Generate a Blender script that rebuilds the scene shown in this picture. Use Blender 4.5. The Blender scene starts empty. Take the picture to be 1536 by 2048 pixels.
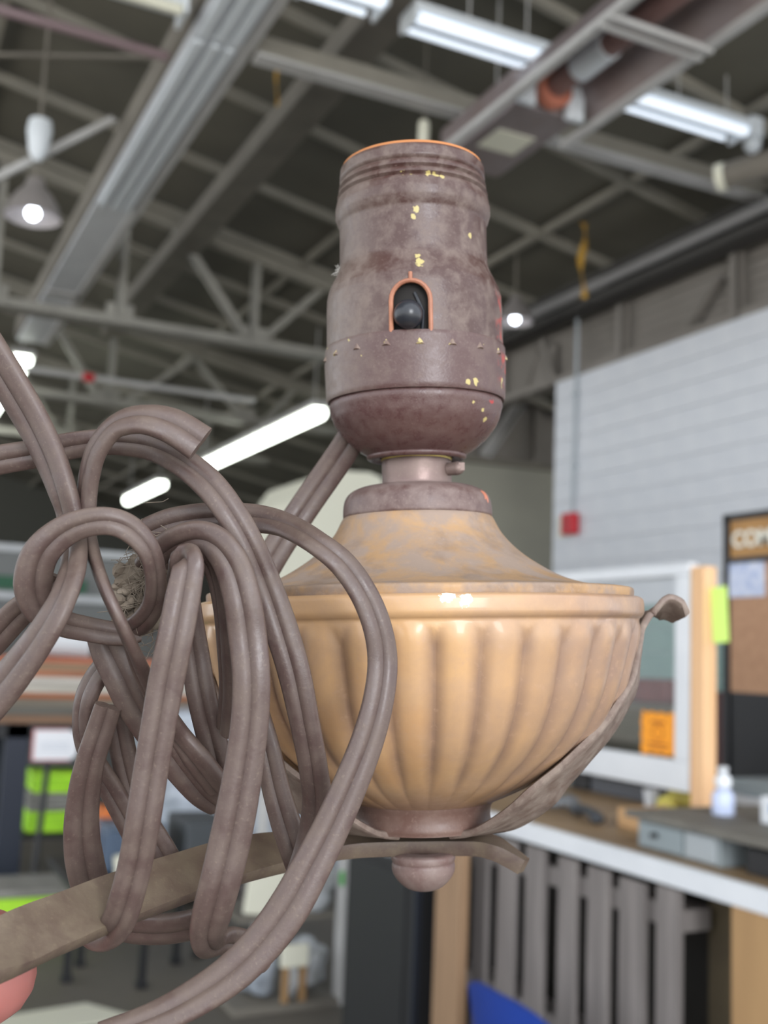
import bpy, bmesh, math, random
from mathutils import Vector, Matrix

# ------------------------------------------------------------------ camera, world, exposure
scene = bpy.context.scene
COL = scene.collection
random.seed(7)

cam_data = bpy.data.cameras.new('camera')
cam = bpy.data.objects.new('camera', cam_data)
COL.objects.link(cam)
CAM_ROT = Matrix(((0.900065, -0.090946, -0.426160), (-0.433949, -0.098107, -0.895580), (0.039640, 0.991012, -0.127768)))
cam.matrix_world = Matrix.Translation((0, 0, 1.5)) @ CAM_ROT.to_4x4()
cam_data.sensor_fit = 'VERTICAL'
cam_data.sensor_height = 36.0
cam_data.sensor_width = 27.0
cam_data.lens = 38.67                       # 2200 px over 2048 px
cam_data.clip_start = 0.01
cam_data.clip_end = 200
cam_data.dof.use_dof = True
cam_data.dof.focus_distance = 0.178
cam_data.dof.aperture_fstop = 25.0
cam_data.dof.aperture_blades = 0
scene.camera = cam

scene.view_settings.view_transform = 'Standard'
scene.view_settings.look = 'None'
scene.view_settings.gamma = 1.0
scene.view_settings.use_curve_mapping = False
scene.view_settings.exposure = 0.22

world = bpy.data.worlds.new('world')
scene.world = world
world.use_nodes = True
wbg = world.node_tree.nodes['Background']
wbg.inputs[0].default_value = (0.90, 0.95, 1.0, 1)
wbg.inputs[1].default_value = 1.95

# daylight entering by the open loading door behind the photographer
door_light = bpy.data.lights.new('loading_door_daylight', 'AREA')
door_light.shape = 'RECTANGLE'
door_light.size = 1.9
door_light.size_y = 2.4
door_light.energy = 190
door_light.color = (0.95, 0.97, 1.0)
dl = bpy.data.objects.new('loading_door_daylight', door_light)
COL.objects.link(dl)
dl.location = (-0.4, -5.2, 2.5)
dl.rotation_euler = (Vector((1.4, 6.0, 1.5)) - Vector(dl.location)).to_track_quat('-Z', 'Y').to_euler()

# added sun on an unseen apron for ceiling bounce (the roof shades the hall itself)
sun = bpy.data.lights.new('sun', 'SUN')
sun.energy = 8.0
sun.angle = 0.01
sun.color = (1.0, 0.96, 0.90)
so = bpy.data.objects.new('sun', sun)
COL.objects.link(so)
so.rotation_euler = Vector((0.1, -0.55, -1.0)).to_track_quat('-Z', 'Y').to_euler()

CORDS = {
    'cord_sweeping_up': [(-71.2,-54.9,99.7,6.60,-0.37,-0.87,-0.32),(-66.6,-54.1,92.2,6.60,-0.39,-0.86,-0.33),(-61.9,-53.2,84.2,6.60,-0.48,-0.82,-0.30),(-58.7,-53.5,78.0,6.60,-0.60,-0.76,-0.23),(-56.4,-53.9,72.4,6.60,-0.69,-0.68,-0.25),(-55.2,-53.3,67.8,6.60,-0.79,-0.61,-0.03),(-53.7,-56.9,63.2,5.86,-0.76,-0.54,0.36),(-52.5,-63.3,58.4,5.71,-0.61,-0.58,0.54),(-53.7,-65.8,53.6,5.77,-0.53,-0.75,0.39),(-56.6,-65.3,49.1,5.99,-0.55,-0.80,0.23),(-60.9,-63.7,44.0,6.60,-0.51,-0.84,0.20),(-66.0,-62.1,38.5,6.60,-0.48,-0.86,0.18)],
    'cord_cut_end': [(-34.4,-58.7,78.9,5.93,0.18,-0.97,0.18),(-38.6,-59.0,81.6,5.95,0.21,-0.91,0.36),(-42.9,-59.1,82.7,5.69,-0.05,-0.79,0.61),(-47.1,-58.0,82.1,5.46,-0.49,-0.68,0.54),(-50.3,-56.7,79.1,5.49,-0.72,-0.64,0.26),(-52.0,-55.2,75.3,5.73,-0.82,-0.57,0.04),(-52.8,-53.7,70.8,5.76,-0.87,-0.50,-0.05),(-52.6,-53.2,66.2,5.18,-0.92,-0.39,-0.08),(-50.3,-57.7,61.6,4.62,-0.93,-0.28,-0.23),(-47.5,-62.2,56.9,4.26,-0.90,-0.24,-0.36),(-45.5,-62.7,52.9,4.23,-0.88,-0.24,-0.42),(-44.4,-59.2,48.8,4.52,-0.84,-0.26,-0.48),(-44.0,-50.6,43.5,5.63,-0.74,-0.32,-0.59),(-41.5,-41.7,35.7,6.60,-0.64,-0.43,-0.64),(-37.7,-40.0,30.1,6.60,-0.50,-0.63,-0.59),(-34.4,-37.4,25.1,6.50,-0.47,-0.62,-0.63)],
    'cord_rear_loop': [(-73.8,-46.4,77.7,4.93,0.07,-0.90,-0.43),(-68.9,-46.5,78.9,4.90,0.05,-0.92,-0.39),(-63.2,-46.6,79.8,4.72,0.04,-0.93,-0.35),(-56.7,-46.8,81.1,4.38,-0.05,-0.95,-0.31),(-50.4,-47.9,81.3,4.18,-0.16,-0.97,-0.16),(-44.2,-48.7,80.3,4.35,-0.26,-0.96,0.11),(-38.8,-51.5,77.5,4.63,-0.19,-0.93,0.33),(-34.2,-53.0,73.7,4.93,0.07,-0.95,0.31),(-30.7,-53.5,69.2,4.90,0.26,-0.95,0.16),(-27.8,-53.0,64.0,4.84,0.30,-0.95,-0.06),(-25.5,-51.3,58.2,4.99,0.19,-0.98,-0.04),(-23.2,-51.5,51.6,5.25,0.09,-1.00,-0.01),(-21.1,-50.7,44.3,5.13,-0.01,-0.98,-0.18),(-19.7,-48.9,36.9,4.77,-0.12,-0.94,-0.32),(-18.6,-46.0,29.7,4.75,-0.21,-0.87,-0.44),(-18.2,-42.3,23.0,5.11,-0.39,-0.84,-0.39),(-19.4,-39.5,16.3,5.49,-0.52,-0.85,-0.10),(-21.4,-38.8,10.7,5.32,-0.50,-0.86,0.08)],
    'cord_front_loop': [(-46.4,-43.2,66.9,4.60,0.14,-0.87,-0.48),(-41.9,-43.4,68.6,4.82,0.06,-0.93,-0.35),(-37.0,-43.5,69.3,4.92,-0.09,-0.97,-0.22),(-31.9,-44.5,69.3,4.88,-0.28,-0.95,-0.09),(-26.8,-46.4,68.7,4.61,-0.45,-0.86,0.26),(-22.1,-50.3,67.1,4.31,-0.35,-0.67,0.65),(-17.3,-56.0,64.0,4.29,-0.02,-0.73,0.68),(-13.2,-56.6,60.6,4.61,0.41,-0.83,0.38),(-10.1,-56.1,56.1,4.63,0.48,-0.86,0.16),(-8.1,-55.5,51.0,4.66,0.44,-0.90,0.01),(-7.4,-54.9,45.8,4.71,0.34,-0.94,-0.02),(-8.1,-55.3,40.2,4.80,0.31,-0.95,-0.01),(-9.8,-55.6,34.3,5.03,0.25,-0.97,-0.04),(-12.3,-55.9,28.2,5.24,0.15,-0.99,-0.02),(-15.3,-56.2,21.8,5.46,0.07,-1.00,0.02),(-18.3,-56.6,16.2,5.85,-0.00,-1.00,0.07),(-21.3,-57.0,11.0,6.12,-0.08,-0.99,0.14),(-24.9,-57.4,6.3,5.96,-0.12,-0.97,0.21),(-29.5,-58.0,2.0,5.68,-0.15,-0.94,0.32),(-35.2,-58.6,-1.5,5.31,-0.14,-0.87,0.47),(-41.0,-59.3,-4.0,4.77,-0.10,-0.81,0.57),(-47.9,-60.0,-6.0,4.35,-0.10,-0.77,0.63)],
    'cord_left_drop': [(-39.1,-49.3,58.9,5.55,0.76,-0.04,-0.65),(-37.5,-54.6,61.1,5.28,0.51,-0.05,-0.86),(-35.9,-59.7,61.4,4.71,-0.87,-0.31,0.39),(-35.7,-61.5,59.7,4.73,0.05,-0.93,0.38),(-36.3,-62.1,55.7,5.09,0.16,-0.99,0.06),(-37.4,-62.4,49.5,5.20,0.17,-0.98,-0.07),(-38.8,-61.6,43.1,5.21,0.21,-0.97,-0.15),(-40.0,-60.9,36.7,5.07,0.25,-0.96,-0.16),(-41.2,-60.1,30.2,5.09,0.30,-0.94,-0.16),(-42.3,-59.4,23.8,5.11,0.32,-0.92,-0.24),(-43.7,-57.7,17.5,5.02,0.31,-0.89,-0.34),(-45.3,-56.1,12.2,5.08,0.26,-0.85,-0.47),(-47.1,-53.6,8.2,5.09,-0.10,-0.74,-0.67),(-49.8,-49.2,5.3,4.75,-0.83,-0.54,-0.15),(-53.2,-43.0,3.8,5.17,-0.29,-0.04,0.96),(-56.5,-36.0,3.8,5.77,0.36,0.16,0.92)],
    'cord_inner_arch': [(-43.0,-46.4,59.9,4.13,0.47,-0.49,-0.74),(-41.0,-48.8,62.8,4.26,0.28,-0.42,-0.86),(-38.2,-50.9,63.7,4.62,-0.21,-0.37,-0.91),(-35.5,-52.8,63.2,4.80,-0.61,-0.45,-0.65),(-33.7,-53.6,61.3,4.87,-0.74,-0.56,-0.38),(-32.5,-53.3,57.9,4.83,-0.80,-0.51,-0.30),(-32.0,-51.7,53.3,4.80,-0.86,-0.44,-0.24),(-31.9,-49.1,47.9,4.86,-0.88,-0.43,-0.22),(-32.1,-45.4,41.5,4.94,-0.89,-0.42,-0.16),(-33.1,-41.6,35.0,5.03,-0.90,-0.42,-0.12)],
    'cord_centre_drop': [(-44.4,-46.6,61.5,5.45,0.16,-0.43,-0.89),(-41.4,-49.9,63.6,5.45,0.01,-0.46,-0.89),(-38.1,-53.0,64.9,5.42,-0.28,-0.56,-0.78),(-34.6,-55.1,65.0,5.45,-0.54,-0.73,-0.41),(-31.7,-56.9,63.3,5.50,-0.43,-0.90,0.01),(-29.6,-57.5,60.0,5.63,-0.15,-0.99,0.07),(-28.2,-58.0,55.3,5.70,-0.02,-1.00,-0.02),(-27.5,-57.4,50.1,5.82,0.05,-1.00,-0.02),(-26.9,-57.7,44.2,5.63,0.12,-0.99,-0.02),(-27.1,-57.1,38.4,5.64,0.16,-0.98,-0.13),(-28.0,-56.3,31.7,5.79,0.16,-0.98,-0.14),(-29.2,-55.6,25.1,6.09,0.16,-0.98,-0.14),(-30.5,-54.9,19.3,6.25,0.17,-0.97,-0.15),(-31.9,-54.3,13.8,6.11,0.17,-0.95,-0.25),(-33.3,-52.7,9.1,6.00,0.11,-0.88,-0.45),(-34.4,-50.3,5.4,5.28,0.12,-0.73,-0.68),(-34.2,-47.0,2.8,5.23,0.49,-0.47,-0.73),(-32.5,-43.9,2.7,4.96,0.64,-0.57,-0.51),(-29.9,-40.8,1.2,4.64,0.53,-0.77,-0.37),(-26.3,-37.4,-2.1,4.58,0.53,-0.81,-0.25)],
    'cord_behind_bowl_side': [(-30.3,-37.7,45.3,4.19,-0.35,-0.92,-0.19),(-28.5,-36.9,37.8,4.32,-0.33,-0.93,-0.12),(-26.7,-37.1,31.3,4.58,-0.29,-0.95,-0.11),(-25.3,-36.4,24.7,4.86,-0.22,-0.96,-0.16),(-23.7,-35.7,18.9,5.17,-0.17,-0.97,-0.16),(-22.2,-35.2,14.4,5.17,-0.14,-0.95,-0.26),(-21.1,-33.8,10.4,5.14,-0.20,-0.90,-0.39)],
    'cord_dark_drop': [(-39.1,-44.2,57.6,4.25,0.03,-0.95,-0.31),(-38.7,-42.6,52.7,4.42,0.06,-0.96,-0.29),(-38.1,-40.9,47.1,4.76,0.09,-0.98,-0.18),(-37.2,-40.2,41.0,4.92,0.12,-0.98,-0.17),(-36.1,-38.6,35.2,4.95,0.14,-0.96,-0.25),(-35.0,-37.0,29.7,4.83,0.09,-0.93,-0.35),(-34.4,-34.3,24.1,4.56,0.06,-0.91,-0.42)],
    'cord_left_end': [(-51.4,-44.0,39.2,4.32,0.10,-0.92,-0.37),(-53.0,-42.6,35.2,4.52,0.19,-0.91,-0.38),(-55.0,-41.0,30.0,4.72,0.25,-0.87,-0.43),(-56.6,-38.3,24.6,5.29,0.33,-0.82,-0.47),(-57.6,-35.7,18.9,5.83,0.38,-0.82,-0.43),(-57.8,-33.1,13.6,6.37,0.41,-0.82,-0.39),(-57.2,-30.4,8.2,6.43,0.41,-0.84,-0.35),(-55.9,-27.9,3.4,6.23,0.18,-0.95,-0.25),(-52.1,-27.6,1.1,6.60,-0.28,-0.83,-0.49),(-46.5,-29.6,1.0,6.60,-0.24,-0.77,-0.59),(-41.1,-31.8,2.0,6.42,-0.14,-0.74,-0.66),(-36.5,-34.0,3.9,5.29,-0.06,-0.71,-0.70)],
    'cord_small_curl': [(-52.3,-38.8,46.6,5.37,-0.70,-0.61,0.37),(-54.9,-37.5,43.9,5.63,-0.69,-0.65,0.31),(-56.7,-37.1,40.5,5.63,-0.73,-0.68,0.10),(-57.7,-35.7,36.5,5.19,-0.71,-0.68,-0.17),(-57.5,-34.2,32.2,5.22,-0.62,-0.68,-0.38),(-56.1,-32.8,28.7,4.98,-0.39,-0.79,-0.47),(-53.9,-31.3,24.4,4.79,-0.25,-0.88,-0.41),(-51.4,-29.7,19.1,4.68,-0.11,-0.94,-0.33),(-49.1,-28.1,13.8,4.70,-0.12,-0.93,-0.33)],
    'cord_knot_tail': [(-52.4,-44.5,51.7,5.76,0.01,-0.99,-0.11),(-50.9,-44.0,47.7,6.60,0.06,-0.99,-0.09),(-49.0,-43.6,43.7,6.60,0.13,-0.98,-0.17),(-47.1,-42.0,39.2,6.60,0.21,-0.93,-0.29),(-44.2,-39.5,34.1,6.60,0.18,-0.92,-0.36),(-41.0,-36.9,29.0,6.52,0.04,-0.90,-0.44),(-37.6,-34.3,24.1,6.05,-0.02,-0.82,-0.57),(-35.2,-32.0,21.7,5.36,0.04,-0.74,-0.67)],
    'cord_rear_diagonal': [(-52.6,-33.7,37.1,4.63,-0.23,-0.93,-0.29),(-51.8,-32.1,31.1,4.84,-0.22,-0.93,-0.30),(-50.7,-30.4,25.0,4.73,-0.11,-0.95,-0.29),(-48.8,-28.7,18.9,4.83,0.02,-0.96,-0.27),(-46.1,-27.0,13.5,4.95,0.12,-0.97,-0.23),(-43.5,-25.4,8.1,4.97,0.12,-0.97,-0.23)],
    'cord_lower_left': [(-74.9,-40.8,45.9,5.28,0.27,-0.79,-0.55),(-70.4,-42.3,50.3,5.25,0.25,-0.79,-0.55),(-66.4,-43.7,54.1,5.10,0.22,-0.78,-0.59),(-62.4,-45.1,57.0,4.93,0.39,-0.70,-0.60),(-59.9,-45.4,60.2,4.72,0.62,-0.56,-0.55)],
    'cord_knot': [(-46.3,-47.4,51.0,3.98,0.46,-0.70,0.54),(-48.8,-49.4,50.6,3.84,0.52,-0.82,0.24),(-52.9,-51.5,51.4,3.87,0.58,-0.81,0.00),(-56.1,-54.6,52.4,4.11,0.72,-0.68,-0.15),(-58.4,-57.9,54.6,5.03,0.72,-0.63,-0.29),(-58.7,-60.3,58.2,5.83,0.59,-0.68,-0.43),(-57.3,-61.8,62.2,5.44,0.40,-0.79,-0.46),(-54.3,-62.1,65.2,4.75,0.20,-0.90,-0.40),(-50.7,-62.3,66.7,4.26,0.03,-0.97,-0.25),(-46.9,-62.3,66.9,4.11,0.17,-0.99,-0.00),(-44.0,-61.2,65.6,4.14,0.50,-0.86,0.11),(-41.8,-59.8,62.8,3.63,0.68,-0.72,-0.13),(-41.3,-57.4,59.3,3.45,0.67,-0.56,-0.48),(-42.2,-53.9,55.3,3.77,0.48,-0.49,-0.73),(-44.9,-50.6,52.3,4.09,-0.04,-0.50,-0.87),(-49.0,-45.4,50.6,3.68,-0.61,-0.63,-0.47)],
    'cord_from_socket': [(-12.3,0.2,91.9,5.96,-0.06,-0.95,-0.32),(-14.9,1.7,88.0,6.19,-0.05,-0.95,-0.30),(-18.4,3.2,83.3,6.22,0.00,-0.98,-0.21),(-22.1,3.8,78.2,6.22,0.09,-0.99,-0.08),(-25.7,3.4,72.8,6.19,0.18,-0.98,0.05),(-28.9,2.0,67.6,6.14,0.26,-0.94,0.20),(-31.5,-0.4,62.4,5.85,0.29,-0.92,0.28)],
}
BAR_PATH = [(-63.3,-70.6,7.1),(-60.1,-66.6,7.9),(-57.2,-60.7,8.5),(-53.9,-54.7,8.9),(-50.3,-48.7,9.5),(-46.5,-41.7,9.8),(-42.2,-34.7,10.1),(-37.6,-27.7,10.5),(-32.6,-19.7,10.5),(-27.0,-11.6,10.1),(-20.9,-5.5,9.7),(-14.3,-2.0,9.4),(-6.5,-0.4,9.3),(-0.4,0.1,9.2),(5.3,0.0,9.2),(10.6,-1.0,9.2),(13.9,-2.4,8.4),(16.6,-3.7,7.0),(19.1,-5.1,5.5)]
CRADLE_PATH = [(1.4,-0.5,10.1),(6.8,-0.6,10.2),(13.7,-0.7,11.7),(20.1,-1.1,14.7),(26.0,-1.5,18.3),(31.5,-2.1,23.1),(36.0,-1.7,28.8),(39.1,-1.4,34.6),(41.5,-1.2,41.4),(43.1,-1.2,46.3),(44.4,-1.1,49.7),(45.9,-1.3,51.6),(47.9,-1.4,52.5),(50.1,-1.4,52.4),(51.9,-1.3,51.4),(53.1,-1.2,50.0)]
LAMP_ROT = ((0.899420, 0.433722, -0.054120), (-0.433856, 0.900928, 0.009864), (0.053037, 0.014608, 0.998486))
LAMP_LOC = (0.10557, 0.19681, 1.45421)

# ------------------------------------------------------------------ helpers
def lin(c):
    return tuple(((v / 255) / 12.92 if v / 255 <= 0.04045 else ((v / 255 + 0.055) / 1.055) ** 2.4) for v in c) + (1.0,)

def mat(name, rgb, rough=0.6, metal=0.0, rgb2=None, scale=8.0, amount=0.5, bump=0.0, bump_scale=None, stretch=None, spec=0.5, emit=None, estr=0.0):
    m = bpy.data.materials.new(name)
    m.use_nodes = True
    nt = m.node_tree
    b = nt.nodes['Principled BSDF']
    b.inputs['Base Color'].default_value = lin(rgb)
    b.inputs['Roughness'].default_value = rough
    b.inputs['Metallic'].default_value = metal
    b.inputs['Specular IOR Level'].default_value = spec
    if emit:
        b.inputs['Emission Color'].default_value = lin(emit)
        b.inputs['Emission Strength'].default_value = estr
    if rgb2 or bump:
        tc = nt.nodes.new('ShaderNodeTexCoord')
        mp = nt.nodes.new('ShaderNodeMapping')
        nt.links.new(tc.outputs['Object'], mp.inputs['Vector'])
        if stretch:
            mp.inputs['Scale'].default_value = stretch
        if rgb2:
            n = nt.nodes.new('ShaderNodeTexNoise')
            n.inputs['Scale'].default_value = scale
            n.inputs['Detail'].default_value = 5
            nt.links.new(mp.outputs[0], n.inputs['Vector'])
            r = nt.nodes.new('ShaderNodeMapRange')
            r.inputs['From Min'].default_value = 0.5 - 0.22
            r.inputs['From Max'].default_value = 0.5 + 0.22
            r.inputs['To Max'].default_value = min(1.0, amount * 2)
            nt.links.new(n.outputs['Fac'], r.inputs['Value'])
            mx = nt.nodes.new('ShaderNodeMix')
            mx.data_type = 'RGBA'
            mx.inputs[6].default_value = lin(rgb)
            mx.inputs[7].default_value = lin(rgb2)
            nt.links.new(r.outputs[0], mx.inputs[0])
            nt.links.new(mx.outputs[2], b.inputs['Base Color'])
        if bump:
            n2 = nt.nodes.new('ShaderNodeTexNoise')
            n2.inputs['Scale'].default_value = bump_scale or scale * 4
            n2.inputs['Detail'].default_value = 4
            nt.links.new(mp.outputs[0], n2.inputs['Vector'])
            bp = nt.nodes.new('ShaderNodeBump')
            bp.inputs['Strength'].default_value = bump
            bp.inputs['Distance'].default_value = 0.3 / (bump_scale or scale * 4)
            nt.links.new(n2.outputs['Fac'], bp.inputs['Height'])
            nt.links.new(bp.outputs[0], b.inputs['Normal'])
    return m

OFF = {}

def thing(name, label, cat, loc=(0, 0, 0), group=None):
    o = bpy.data.objects.new(name, None)
    COL.objects.link(o)
    o.empty_display_size = 0.05
    o.location = loc
    OFF[o.name] = Vector(loc)
    o['label'] = label
    o['category'] = cat
    if group:
        o['group'] = group
    return o

def tag(o, label, cat, group=None):
    o['label'] = label
    o['category'] = cat
    if group:
        o['group'] = group
    return o

def emit(name, geoms, m, parent=None, smooth=False, kind=None, sharp=40):
    """link one mesh object made of the given (verts, faces) pieces, world coordinates"""
    off = OFF[parent.name] if parent else Vector((0, 0, 0))
    if isinstance(geoms, tuple):
        geoms = [geoms]
    vs, fs = [], []
    for v, f in geoms:
        k = len(vs)
        vs += [tuple(Vector(p) - off) for p in v]
        fs += [[i + k for i in q] for q in f]
    me = bpy.data.meshes.new(name)
    me.from_pydata(vs, [], fs)
    me.materials.append(m)
    bm = bmesh.new()
    bm.from_mesh(me)
    bmesh.ops.recalc_face_normals(bm, faces=bm.faces)
    bm.to_mesh(me)
    bm.free()
    if smooth:
        for p in me.polygons:
            p.use_smooth = True
        try:
            me.set_sharp_from_angle(angle=math.radians(sharp))
        except Exception:
            pass
    o = bpy.data.objects.new(name, me)
    COL.objects.link(o)
    if parent:
        o.parent = parent
    OFF[o.name] = off
    if kind:
        o['kind'] = kind
    return o

def gbox(x0, x1, y0, y1, z0, z1, bevel=0.0):
    if bevel <= 0:
        v = [(x, y, z) for z in (z0, z1) for y in (y0, y1) for x in (x0, x1)]
        return v, [(0, 2, 3, 1), (4, 5, 7, 6), (0, 1, 5, 4), (1, 3, 7, 5), (3, 2, 6, 7), (2, 0, 4, 6)]
    bm = bmesh.new()
    bmesh.ops.create_cube(bm, size=1.0)
    for v in bm.verts:
        v.co = Vector(((x0 + x1) / 2 + v.co.x * (x1 - x0), (y0 + y1) / 2 + v.co.y * (y1 - y0), (z0 + z1) / 2 + v.co.z * (z1 - z0)))
    bmesh.ops.bevel(bm, geom=list(bm.edges), offset=bevel, segments=2, affect='EDGES', profile=0.5)
    bm.verts.index_update()
    r = [tuple(v.co) for v in bm.verts], [[v.index for v in f.verts] for f in bm.faces]
    bm.free()
    return r

def xform(g, M):
    return [tuple(M @ Vector(p)) for p in g[0]], g[1]

def frame_to(p, q, up=(0, 0, 1)):
    p, q = Vector(p), Vector(q)
    t = (q - p).normalized()
    u = Vector(up)
    if abs(t.dot(u)) > 0.98:
        u = Vector((1, 0, 0))
    s = t.cross(u).normalized()
    u = s.cross(t)
    M = Matrix((s, t, u)).transposed().to_4x4()
    M.translation = p
    return M, (q - p).length

def gbar(p, q, w, h, bevel=0.0):
    M, L = frame_to(p, q)
    return xform(gbox(-w / 2, w / 2, 0, L, -h / 2, h / 2, bevel), M)

def gangle(p, q, w, t=0.012):
    """L section steel angle"""
    M, L = frame_to(p, q)
    a = gbox(-w / 2, w / 2, 0, L, -w / 2, -w / 2 + t)
    b = gbox(-w / 2, -w / 2 + t, 0, L, -w / 2, w / 2)
    return [xform(a, M), xform(b, M)]

def gtube(pts, r, n=12, cap=True):
    pts = [Vector(p) for p in pts]
    rs = r if isinstance(r, (list, tuple)) else [r] * len(pts)
    vs, fs = [], []
    prev = None
    for i, p in enumerate(pts):
        t = (pts[min(i + 1, len(pts) - 1)] - pts[max(i - 1, 0)]).normalized()
        if prev is None:
            u = Vector((0, 0, 1)) if abs(t.z) < 0.9 else Vector((1, 0, 0))
        else:
            u = prev
        u = (u - t * u.dot(t)).normalized()
        prev = u
        s = t.cross(u)
        for k in range(n):
            a = 2 * math.pi * k / n
            vs.append(tuple(p + (u * math.cos(a) + s * math.sin(a)) * rs[i]))
    for i in range(len(pts) - 1):
        for k in range(n):
            fs.append((i * n + k, i * n + (k + 1) % n, (i + 1) * n + (k + 1) % n, (i + 1) * n + k))
    if cap:
        fs.append(tuple(range(n)))
        fs.append(tuple(range((len(pts) - 1) * n, len(pts) * n)))
    return vs, fs

def glathe(prof, n=64, origin=(0, 0, 0), mod=None, keep=None):
    """prof: (radius, z); mod(r, z, a) -> r; keep(a, z) -> bool"""
    ox, oy, oz = origin
    vs, fs = [], []
    for r, z in prof:
        for k in range(n):
            a = 2 * math.pi * k / n
            rr = mod(r, z, a) if mod else r
            vs.append((ox + rr * math.sin(a), oy - rr * math.cos(a), oz + z))
    for i in range(len(prof) - 1):
        for k in range(n):
            if keep:
                am = 2 * math.pi * (k + 0.5) / n
                if am > math.pi:
                    am -= 2 * math.pi
                if not keep(am, (prof[i][1] + prof[i + 1][1]) / 2):
                    continue
            fs.append((i * n + k, i * n + (k + 1) % n, (i + 1) * n + (k + 1) % n, (i + 1) * n + k))
    if prof[0][0] < 1e-6 or prof[-1][0] < 1e-6:
        pass
    return vs, fs

def gsphere(c, r, n=16, m=10, squash=(1, 1, 1)):
    vs, fs = [], []
    for i in range(m + 1):
        th = math.pi * i / m
        for k in range(n):
            a = 2 * math.pi * k / n
            vs.append((c[0] + r * squash[0] * math.sin(th) * math.cos(a), c[1] + r * squash[1] * math.sin(th) * math.sin(a), c[2] + r * squash[2] * math.cos(th)))
    for i in range(m):
        for k in range(n):
            fs.append((i * n + k, i * n + (k + 1) % n, (i + 1) * n + (k + 1) % n, (i + 1) * n + k))
    return vs, fs

def struct(o):
    o['kind'] = 'structure'
    return o

# ------------------------------------------------------------------ materials of the hall
M_floor = mat('concrete', (112, 106, 96), 0.7, rgb2=(92, 88, 82), scale=1.2, amount=0.5)
M_deck = mat('roof_deck', (108, 105, 94), 0.9, rgb2=(96, 93, 84), scale=1.5)
M_steel = mat('grey_painted_steel', (198, 197, 196), 0.5, rgb2=(182, 180, 178), scale=3)
M_truss = mat('dusty_truss_steel', (168, 165, 157), 0.6, rgb2=(146, 143, 136), scale=3)
M_steel_dk = mat('brown_grey_steel', (130, 124, 114), 0.6, rgb2=(112, 106, 98), scale=3)
M_rafter = mat('dusty_rafter_steel', (156, 151, 140), 0.7, rgb2=(134, 130, 121), scale=2)
M_pipe_red = mat('maroon_pipe', (138, 118, 122), 0.5)
M_block = mat('white_painted_block', (226, 228, 233), 0.6, rgb2=(216, 219, 226), scale=4, bump=0.15, bump_scale=60)
M_teal = mat('teal_painted_block', (150, 178, 172), 0.6, rgb2=(140, 168, 164), scale=4)
M_clad = mat('corrugated_cladding', (142, 136, 130), 0.7, rgb2=(124, 118, 112), scale=2)
M_farwall = mat('dim_far_wall', (168, 166, 152), 0.8, rgb2=(150, 148, 138), scale=1)
M_dark = mat('black_plastic', (24, 24, 27), 0.5)
M_navy = mat('navy_paint', (36, 42, 58), 0.5)
M_white = mat('white_paint', (226, 228, 232), 0.45, rgb2=(212, 215, 220), scale=5)
M_cream = mat('cream_panel', (228, 226, 208), 0.5)
M_pine = mat('fresh_pine', (238, 196, 152), 0.6, rgb2=(226, 176, 128), scale=6, stretch=(8, 8, 0.6))
M_brownwood = mat('brown_wood', (170, 128, 104), 0.6, rgb2=(146, 106, 84), scale=6, stretch=(8, 8, 0.6))
M_greywood = mat('weathered_pallet_wood', (136, 129, 126), 0.8, rgb2=(104, 98, 96), scale=5, stretch=(6, 6, 0.5))
M_ply = mat('plywood', (176, 140, 96), 0.6, rgb2=(150, 116, 78), scale=3, stretch=(3, 3, 0.5))
M_counter = mat('worktop_brown', (158, 132, 100), 0.55, rgb2=(134, 110, 82), scale=4)
M_lampwhite = mat('lamp_housing_white', (226, 232, 238), 0.4)
M_tube_dim = mat('fluorescent_tube', (235, 240, 245), 0.3, emit=(225, 236, 250), estr=0.75)
M_tube_lit = mat('lit_fluorescent_tube', (255, 255, 250), 0.3, emit=(244, 252, 240), estr=7.0)
M_bulb = mat('lit_bulb', (255, 255, 255), 0.3, emit=(235, 242, 255), estr=12.0)
M_shade = mat('grey_metal_shade', (150, 144, 142), 0.4, metal=0.2)
M_red = mat('alarm_red', (206, 40, 52), 0.45)
M_conduit = mat('grey_conduit', (178, 186, 192), 0.4)
M_yellow = mat('yellow_tape', (214, 168, 60), 0.6, rgb2=(150, 110, 40), scale=20)
M_heater = mat('heater_steel', (150, 140, 142), 0.45, metal=0.3, rgb2=(132, 118, 116), scale=4)
M_rust = mat('heat_rusted_tube', (150, 118, 112), 0.6, rgb2=(120, 92, 88), scale=5)
M_orange_paint = mat('rust_orange', (190, 118, 96), 0.6)

# ------------------------------------------------------------------ the hall
def roof_z(x):
    return 6.2 - 0.19 * x

floor = struct(emit('floor', gbox(-9, 16, -3.0, 32, -0.2, 0), M_floor))
struct(emit('ground', [gbox(-40, 30, -40, -3.0, -0.2, -0.01), gbox(-40, -9, -3.0, 32, -0.2, -0.01)], mat('pale_concrete_apron', (190, 188, 182), 0.8, rgb2=(176, 174, 168), scale=.6)))  # unseen pale paving, added to bounce sunlight up under the roof
ceiling = struct(emit('ceiling', ([(-10, -1.0, roof_z(-10) + .12), (15, -1.0, roof_z(15) + .12), (15, 32, roof_z(15) + .12), (-10, 32, roof_z(-10) + .12),
                                   (-10, -1.0, roof_z(-10) + .24), (15, -1.0, roof_z(15) + .24), (15, 32, roof_z(15) + .24), (-10, 32, roof_z(-10) + .24)],
                                  [(0, 1, 2, 3), (4, 5, 6, 7), (0, 1, 5, 4), (1, 2, 6, 5), (2, 3, 7, 6), (3, 0, 4, 7)]), M_deck))
OFF[ceiling.name] = Vector((0, 0, 0))
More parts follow.
